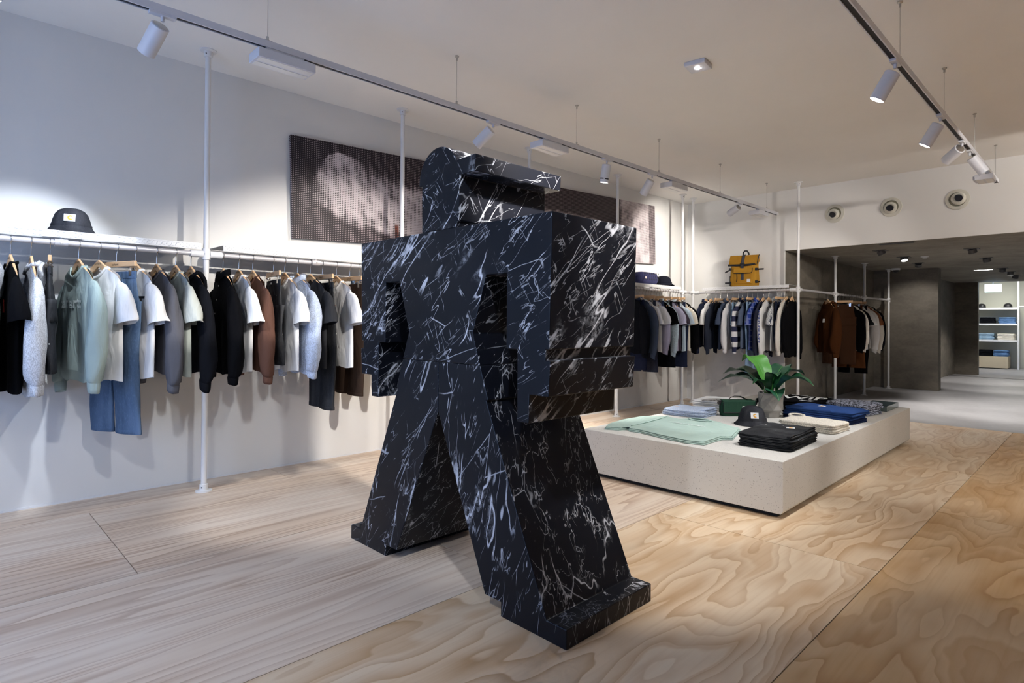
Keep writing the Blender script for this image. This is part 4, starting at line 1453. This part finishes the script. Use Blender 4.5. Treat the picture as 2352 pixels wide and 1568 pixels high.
# ================================================================== HATS
def bucket_hat(loc, rad, hgt, mat, label, rotz=0., lab=True, floppy=0., seed=0):
    t = thing('bucket_hat', label, 'hat', loc, rotz)
    k = rad
    n = 40
    def ring(r, z, wob=0.):
        return [(r * math.cos(2 * PI * i / n) * (1 + wob * math.sin(3 * 2 * PI * i / n + seed)), r * math.sin(2 * PI * i / n), z + wob * .12 * math.sin(2 * 2 * PI * i / n + seed)) for i in range(n)]
    zb = hgt * .28
    crown = [ring(.76 * k, zb, floppy), ring(.735 * k, zb + .12 * hgt), ring(.69 * k, hgt * .56, floppy), ring(.61 * k, hgt * .76, floppy), ring(.48 * k, hgt * .90), ring(.30 * k, hgt * .975), ring(.10 * k, hgt)]
    ob('crown', G().rings(crown, (False, True)), mat, t, 60)
    brim = [ring(.76 * k, zb, floppy), ring(.83 * k, zb * .66, floppy), ring(.92 * k, zb * .30, floppy), ring(1.0 * k, .002 + abs(floppy) * .12, floppy), ring(1.0 * k, .006 + abs(floppy) * .12, floppy)]
    ob('brim', G().rings(brim, (False, False)), mat, t, 60)
    ob('crown_band', G().rings([ring(.765 * k, zb - .002, floppy), ring(.775 * k, zb + .004, floppy), ring(.765 * k, zb + .012, floppy)], (False, False)), mat, t, 60)
    if lab:
        label_patch(t, (0, -.705 * k, hgt * .56), (R(72), 0, 0), rad * .21)
    return t
M_HAT = fabric((.026, .027, .033), 'denim_splash')
bucket_hat((.17, .575, SZ), .128, .150, M_HAT, 'washed grey bucket hat with white label on the wall shelf', R(76))
bucket_hat((2.462, 4.50, PZ), .132, .145, M_HAT, 'washed grey bucket hat with white label on the plinth', R(34))
bucket_hat((.17, 6.99, SZ), .150, .140, fabric((.012, .013, .02), 'plain'), 'glossy black soft bucket hat on the shelf near the corner', 0, False, .05, 2)

# ================================================================== BAGS
def quilted_bag():
    t = thing('quilted_bag', 'rounded navy bag with dark printed marks on the wall shelf', 'bag', (.17, 6.56, SZ))
    mat = fabric((.050, .052, .12), 'plain')
    rg = []
    n = 26
    for i in range(15):
        q = i / 14 * 2 - 1
        f = (1 - abs(q) ** 6) ** .5
        ring = []
        for k in range(n):
            a = 2 * PI * k / n
            ca, sa = math.cos(a), math.sin(a)
            x = .085 * (abs(ca) ** .6) * (1 if ca > 0 else -1) * max(.25, f)
            z = .082 + .082 * (abs(sa) ** .65) * (1 if sa > 0 else -1) * max(.3, f)
            ring.append((x, q * .225, z * (1 if sa < 0 else 1)))
        rg.append(ring)
    ob('body', G().rings(rg), mat, t, 60)
    g = G()
    for r_ in range(3):
        for k in range(9):
            y = -.17 + k * .042 + (r_ % 2) * .014
            z = .055 + r_ * .036
            dx = .0855
            g.add([(dx, y, z), (dx + .002, y + .010, z + .004), (dx, y + .016, z + .026), (dx, y + .004, z + .022)], [(0, 1, 2, 3)])
    ob('printed_marks', g, M_INKB, t)
    lp = label_patch(t, (.0862, -.12, .085), (R(90), 0, R(90)), .016)
    ob('zip', G().tube([(.0, -.21, .150), (.0, 0, .166), (.0, .21, .150)], .004, 8), M_BLACK, t)
quilted_bag()

def messenger():
    t = thing('shoulder_bag', 'small dark green flap bag with black strap beside the plant', 'bag', (2.185, 4.845, PZ), R(48))
    m = fabric((.030, .075, .048), 'plain')
    m2 = fabric((.022, .058, .036), 'plain')
    wd, dp, h = .145, .042, .122
    ob('body', folded(wd * 2, dp * 2, h, 77, 1, r=.03, rough=.001), m2, t, 60)
    ob('flap', G().prism([(-dp - .006, .032), (-dp - .003, .030), (-dp - .002, h - .004), (-dp + .012, h + .005), (dp, h + .007), (dp, h + .010), (-dp + .01, h + .009), (-dp - .007, h)], -wd * .93, wd * .93, 'x'), m, t, None, .003)
    ob('flap_binding', G().box(-wd * .94, wd * .94, -dp - .009, -dp - .002, .026, .033).box(-wd * .945, -wd * .92, -dp - .009, -dp - .002, .03, h).box(wd * .92, wd * .945, -dp - .009, -dp - .002, .03, h), M_BLACK, t, None, .001)
    ob('handle', G().tube([(-.075, 0, h + .008), (-.062, -.005, h + .028), (-.03, -.008, h + .042), (.02, -.008, h + .040), (.055, -.004, h + .024), (.085, 0, h + .008)], [(.011, .003)] * 6, 8), M_BLACK, t, 60)
    for s in (-1, 1):
        b = ob('strap_buckle', G().box(s * (wd + .004) - .010, s * (wd + .004) + .010, -.015, .015, h - .030, h + .004), M_BLACK, t, None, .002)
        ob('strap_end', G().tube([(s * (wd + .006), 0, h), (s * (wd + .024), 0, h - .008), (s * (wd + .020), 0, h - .030)], [(.010, .002)] * 3, 6), M_BLACK, b)
    label_patch(t, (.045, -dp - .0075, .068), (R(90), 0, 0), .022)
messenger()

def backpack():
    t = thing('roll_top_backpack', 'mustard yellow roll-top backpack with dark straps on the back shelf', 'backpack', (.95, 7.735, SZ), R(9))
    ye = fabric((.52, .27, .035), 'plain')
    ye2 = fabric((.46, .23, .028), 'plain')
    hw, dp = .168, .085
    n = 32
    rg = []
    for z, fx, fy in ((0, .93, .9), (.01, 1.0, 1.0), (.10, 1.02, 1.05), (.20, 1.0, 1.0), (.28, .99, .92), (.325, 1.0, .75)):
        ring = []
        for p in rrect(hw * 2 * fx, dp * 2 * fy, .04, n):
            ring.append((p.x + .003 * math.sin(z * 60 + p.y * 40), p.y + .004 * math.sin(p.x * 30 + z * 25), z))
        rg.append(ring)
    ob('body', G().rings(rg), ye, t, 60)
    ob('roll_top', G().prism([(-dp * .62, .300), (-dp * .95, .285), (-dp * 1.05, .297), (-dp * .25, .418), (dp * .25, .424), (dp * .62, .33)], -hw * 1.10, hw * 1.06, 'x'), ye2, t, None, .006)
    ob('roll_binding', G().tube([(-hw * 1.16, -dp * .98, .288), (-hw * .5, -dp * 1.06, .283), (0, -dp * 1.08, .280), (hw * .6, -dp * 1.06, .286), (hw * 1.06, -dp * .90, .300)], [(.006, .013)] * 5, 8), M_BLACK, t, 60)
    ob('side_binding', G().tube([(hw * 1.06, -dp * .9, .30), (hw * 1.075, -dp * .2, .40), (hw * 1.07, dp * .3, .42)], [(.005, .012)] * 3, 8), M_BLACK, t, 60)
    ob('centre_strap', G().prism([(-dp * 1.16, .085), (-dp * 1.19, .085), (-dp * 1.20, .288), (-dp * .36, .42), (dp * .2, .432), (dp * .2, .428), (-dp * .34, .415), (-dp * 1.16, .286)], -.024, .014, 'x'), plain('grey_webbing', (.05, .055, .075), .8), t, None, .001)
    ob('strap_buckle', G().box(-.032, .022, -dp * 1.28, -dp * 1.08, .278, .312), M_BLACK, t, None, .004)
    ob('grab_handle', G().tube([(-.02, 0, .424), (-.018, 0, .455), (.0, 0, .478), (.028, 0, .478), (.045, 0, .455), (.056, 0, .424)], [(.006, .010)] * 6, 8), M_BLACK, t, 60)
    ob('front_pocket', G().box(-.118, .118, -dp * 1.16, -dp * .9, .035, .195), ye2, t, None, .012)
    fl = ob('pocket_flap', G().box(-.118, .122, -dp * 1.24, -dp * 1.10, .175, .242), ye, t, None, .010)
    ob('flap_edge', G().tube([(-.118, -dp * 1.25, .182), (-.08, -dp * 1.25, .174), (.10, -dp * 1.25, .174), (.122, -dp * 1.25, .190), (.124, -dp * 1.25, .24)], .005, 8), M_BLACK, fl, 60)
    ob('zip_pull', G().tube([(-.075, -dp * 1.19, .17), (-.07, -dp * 1.22, .11), (-.078, -dp * 1.2, .06)], .004, 6), M_BLACK, t, 60)
    for s, z, l in ((-1, .235, .07), (-1, .055, .07), (1, .225, .075), (1, .06, .03)):
        st_ = ob('compression_strap', G().tube([(s * hw * .9, -dp * .9, z), (s * hw * 1.04, -dp * .35, z), (s * (hw * 1.04 + l), -dp * .5, z + (-.04 if s < 0 and z > .1 else 0))], [(.003, .010)] * 3, 8), M_BLACK, t, 60)
        ob('ladder_lock', G().box(s * hw * 1.0 - .016, s * hw * 1.0 + .016, -dp * 1.0, -dp * .75, z - .016, z + .016), M_BLACK, st_, None, .003)
    o = ob('woven_label', G().box(-.022, .022, -.002, 0, -.020, .020), M_LABELW, t, loc=(.075, -dp * 1.17, .075))
    ob('side_pocket', G().box(-hw * 1.10, -hw * .98, -.05, .05, .01, .15), plain('mesh_black', (.025, .026, .03), .8), t, None, .008)
backpack()

# ================================================================== PLANT AND TRAY
def plant():
    px, py = 2.40, 5.0
    pot = thing('concrete_pot', 'grey faceted concrete pot standing on the plinth', 'pot', (px, py, PZ), R(12))
    mp = plaster('pot_concrete', (.36, .345, .32))
    oct_ = lambda r, z, tw=0: [(r * math.cos(2 * PI * (k + tw) / 8), r * math.sin(2 * PI * (k + tw) / 8), z) for k in range(8)]
    ob('shell', G().rings([oct_(.066, 0), oct_(.070, .035), oct_(.101, .062, .5), oct_(.096, .120), oct_(.101, .188, .5), oct_(.101, .200, .5), oct_(.092, .200, .5), oct_(.090, .165, .5)]), mp, pot, None, .002)
    ob('soil', G().lathe([(0, .172), (.086, .170)], 18, caps=(False, False)), plain('soil', (.02, .014, .01), .9), pot)
    t = thing('potted_plant', 'broad-leaved green plant growing from the concrete pot', 'plant', (px, py, PZ + .172))
    dk = leafmat('leaf_dark', (.006, .045, .018), (.012, .085, .030))
    dk2 = leafmat('leaf_deep', (.010, .060, .030), (.02, .11, .055))
    br = leafmat('leaf_bright', (.05, .24, .03), (.12, .40, .06))
    specs = [((-.44, .05, .150), .21, .085, dk2, .2), ((-.43, -.06, .090), .19, .080, dk2, 1.1), ((-.29, .10, .270), .27, .085, br, 2.0), ((.20, .20, .175), .20, .080, dk, 3.2),
             ((.33, .03, .105), .20, .085, dk, 4.1), ((.115, -.12, -.020), .11, .060, dk2, 5.0), ((-.10, -.12, .10), .13, .060, dk, 6.0), ((.05, .26, .20), .22, .075, dk2, 7.0), ((.08, -.06, .17), .16, .055, dk, 8.0)]
    for tip, rise, wd, mat, ph in specs:
        T = Vector(tip)
        B = Vector((T.x * .06, T.y * .06, -.01))
        mid = Vector((T.x * .42, T.y * .42, max(T.z, 0) * .55 + rise))
        side = T.cross(Vector((0, 0, 1)))
        side.z = 0
        side.normalize()
        def sp(u):
            return B * (1 - u) ** 2 + mid * (2 * u * (1 - u)) + T * u * u
        def fn(a, b, off=0.):
            u = b
            p = sp(u)
            d = (sp(min(1, u + .02)) - sp(max(0, u - .02))).normalized()
            nrm = side.cross(d).normalized()
            if nrm.z < 0:
                nrm = -nrm
            v = a * 2 - 1
            wdt = wd * 1.3 * (max(.07, math.sin(PI * min(1, max(0, (u - .12) / .88)) ** .8)) if u > .12 else .07) * (1 if u < .985 else .2)
            cup = .30 * wdt * abs(v) + .10 * wdt * math.sin(u * 19 + ph + v) * abs(v)
            return tuple(p + side * (v * wdt) + nrm * (cup + off))
        g = G()
        g.grid(lambda a, b: fn(a, b, .0006), 8, 18)
        g.grid(lambda a, b: fn(a, b, -.0006), 8, 18, True)
        lf = ob('leaf', g, mat, t, 180, fix=False)
        ob('midrib', G().tube([fn(.5, k / 12, .001) for k in range(13)], [.0035 * (1 - .7 * k / 12) for k in range(13)], 6), br, lf, 60)
plant()

t = thing('metal_tray', 'shallow grey-green glass-sided tray at the far plinth corner', 'tray', (2.885, 6.26, PZ), .01)
mt = plain('tray_glass', (.16, .21, .21), .12, .3)
a_, b_, h_ = .105, .21, .046
ob('base', G().box(-a_, a_, -b_, b_, 0, .004), plain('tray_floor', (.03, .04, .045), .2), t)
for x0, x1, y0, y1 in ((-a_, -a_ + .004, -b_, b_), (a_ - .004, a_, -b_, b_), (-a_ + .004, a_ - .004, -b_, -b_ + .004), (-a_ + .004, a_ - .004, b_ - .004, b_)):
    ob('side', G().box(x0, x1, y0, y1, .004, h_), mt, t)

# ================================================================== REAR ROOM FITTINGS
M_DOWN = plain('downlight_grey', (.12, .12, .12), .5)
M_GLOW2 = glow('downlight_lens', (1, .96, .9), 8)
downs = [(2.286, 8.735, 'nearest the opening over the brown jacket', 60, (3.2, 9.3, 0), 0), (2.318, 9.793, 'glowing brightly towards the shop', 60, (2.9, 9.0, 0), 1), (2.275, 10.90, 'tilted beside the dome camera', 14, (2.0, 12.0, .9), 0),
         (3.152, 9.282, 'nearest the opening on the walkway side', 60, (3.6, 9.9, 0), 0), (3.13, 10.675, 'second along the walkway side', 60, (3.4, 11.2, 0), 1), (3.086, 12.80, 'third along the walkway side', 50, (2.9, 13.6, 0), 0),
         (3.099, 13.72, 'fourth along the walkway side', 0, (3.1, 13.7, 0), 0), (3.079, 14.73, 'farthest along the walkway side', 50, (2.6, 15.2, 0), 0)]
for x, y, lab, e, aim, lit in downs:
    t = thing('downlight', 'grey recessed ceiling downlight ' + lab, 'downlight', (x, y, HB), 0, 'recessed downlights in the rear room')
    ob('trim_plate', G().box(-.075, .075, -.075, .075, -.006, 0), M_DOWN, t, None, .002)
    d = (Vector(aim) - Vector((x, y, HB))).normalized()
    m = Matrix.Translation((0, 0, -.004)) @ d.to_track_quat('-Z', 'Y').to_matrix().to_4x4()
    ob('head', G().lathe([(0, .0), (.045, -.002), (.047, -.050), (.042, -.055), (.038, -.046), (0, -.046)], 20).xf(m), M_DOWN, t, 40)
    ob('lens', G().lathe([(0, -.0475), (.037, -.0475)], 18, caps=(False, False)).xf(m), M_GLOW2, t)
    if e:
        p = Vector((x, y, HB)) + (m @ Vector((0, 0, -.062)))
        lamp('SPOT', p, p + d, e, 80, (1, .95, .90), t, .03, .6)
t = thing('dome_camera', 'white dome security camera on the rear ceiling beside the rack', 'camera', (1.80, 11.67, HB))
ob('mount', G().lathe([(0, 0), (.066, 0), (.066, -.03), (.05, -.034), (0, -.034)], 22), M_WHITE, t, 40)
ob('dome', G().lathe([(.046, -.034), (.043, -.05), (.03, -.066), (.012, -.074), (0, -.075)], 20), M_BLACK, t, 40)
t = thing('smoke_detector', 'tiny white smoke detector between two rear downlights', 'smoke detector', (2.553, 9.856, HB))
ob('base', G().lathe([(0, 0), (.05, 0), (.05, -.014), (0, -.014)], 18), M_WHITE, t, 40)
ob('sensor', G().lathe([(.032, -.014), (.026, -.03), (0, -.032)], 16), M_WHITE, t, 40)
t = thing('slot_light', 'thin white slot light recessed in the far rear ceiling', 'slot light', (2.82, 12.9, HB))
ob('frame', G().box(-.14, .14, -.03, .03, -.006, 0), M_WHITE, t)
ob('diffuser', G().box(-.12, .12, -.018, .018, -.008, -.006), M_GLOW2, t)
t = thing('air_grille', 'long narrow dark air grille in the soffit of the opening', 'grille', (2.615, 8.06, HB))
ob('frame', G().box(-.18, .18, -.035, .035, -.005, 0), M_DOWN, t)
for k in range(4):
    ob('slat', G().box(-.17, .17, -.026 + k * .016, -.020 + k * .016, -.011, -.005), M_DOWN, t)
t = thing('exit_sign', 'small glowing pale blue sign box hanging in the far doorway', 'sign', (2.46, 17.2, HB - .02))
ob('panel', G().box(-.15, .15, -.02, .02, -.18, 0), glow('sign_glow', (.62, .88, 1.0), 1.5), t, None, .006)
ob('hanger_rod', G().cyl((0, 0, 0), (0, 0, 2.42 - HB + .02), .008, 8), M_WHITE, t)

# far store room shelving
t = thing('store_shelving', 'white open shelving on posts in the far store room', 'shelving', (2.1, 19.6, 0))
for x in (-.62, .61):
    ob('upright', G().cyl((x, -.25, 0), (x, -.25, 2.3), .022, 12), M_WHITE, t, 40)
for z in (.735, 1.150, 1.552):
    s_ = ob('shelf_board', G().box(-.60, .585, -.24, .30, z - .022, z), M_WHITE, t, None, .003)
    ob('shelf_lip', G().box(-.60, .585, -.252, -.24, z - .045, z), M_WHITE, s_)
ob('cross_tube', G().cyl((.61, -.25, 1.57), (2.4, -.25, 1.57), .018, 10), M_WHITE, t, 40)
t = thing('store_plinth', 'pale plywood box under the far store room shelving', 'plinth', (1.98, 19.62, 0))
ob('carcass', G().box(-.55, .53, -.27, .28, .02, .312), plain('pale_ply', (.62, .52, .36), .6), t, None, .003)
ob('kick', G().box(-.52, .50, -.24, .27, 0, .02), M_SLOT, t)
bd, bb, bl2, bw = fabric(C['ink'], 'plain'), fabric((.10, .19, .36), 'denim'), fabric((.26, .38, .50), 'denim'), fabric(C['cream'])
for (what, m, x, z, wd, lv) in (('folded black jeans', bd, 2.09, 1.150, .30, 'on the upper far shelf'), ('folded mid blue jeans', bb, 2.48, 1.150, .33, 'on the upper far shelf'), ('folded pale blue jeans', bl2, 2.06, .735, .32, 'on the lower far shelf'),
                                ('folded off-white jeans', bw, 2.46, .735, .34, 'on the lower far shelf'), ('folded black trousers', bd, 2.03, .3125, .30, 'on the far plywood box'), ('folded denim jeans', bb, 2.36, .3125, .30, 'on the far plywood box')):
    stack('folded_jeans', 'jeans', what, lv, x, 19.56, wd, .36, .030, 5, m, 0, int(x * 100), z0=z + .001, layers=1, jig=.006)
for x, lab in ((1.96, 'black cap half hidden by the dark wall on the far top shelf'), (2.49, 'black cap in full view on the far top shelf')):
    t = thing('baseball_cap', lab, 'cap', (x, 19.55, 1.553), R(200))
    n = 24
    ob('crown', G().lathe([(.088, 0), (.090, .03), (.082, .07), (.060, .10), (.03, .115), (0, .118)], n), M_BLACK, t, 60)
    ob('peak', G().grid(lambda a, b: (math.cos(PI * (a - .5)) * (.08 + .085 * b), math.sin(PI * (a - .5)) * (.088 - .01 * b), .012 - .012 * b * b), 12, 5), M_BLACK, t, 60)
t = thing('store_ceiling_lamp', 'white ceiling lamp lighting the far store room', 'lamp', (2.7, 18.5, 2.42))
ob('tray', G().box(-.3, .3, -.3, .3, -.05, 0), M_WHITE, t)
ob('diffuser', G().box(-.28, .28, -.28, .28, -.056, -.05), M_GLOW2, t)
lamp('AREA', (2.7, 18.5, 2.35), (2.7, 18.9, 0), 15, 170, (1, .97, .84), t, sx=.5, sy=.5)
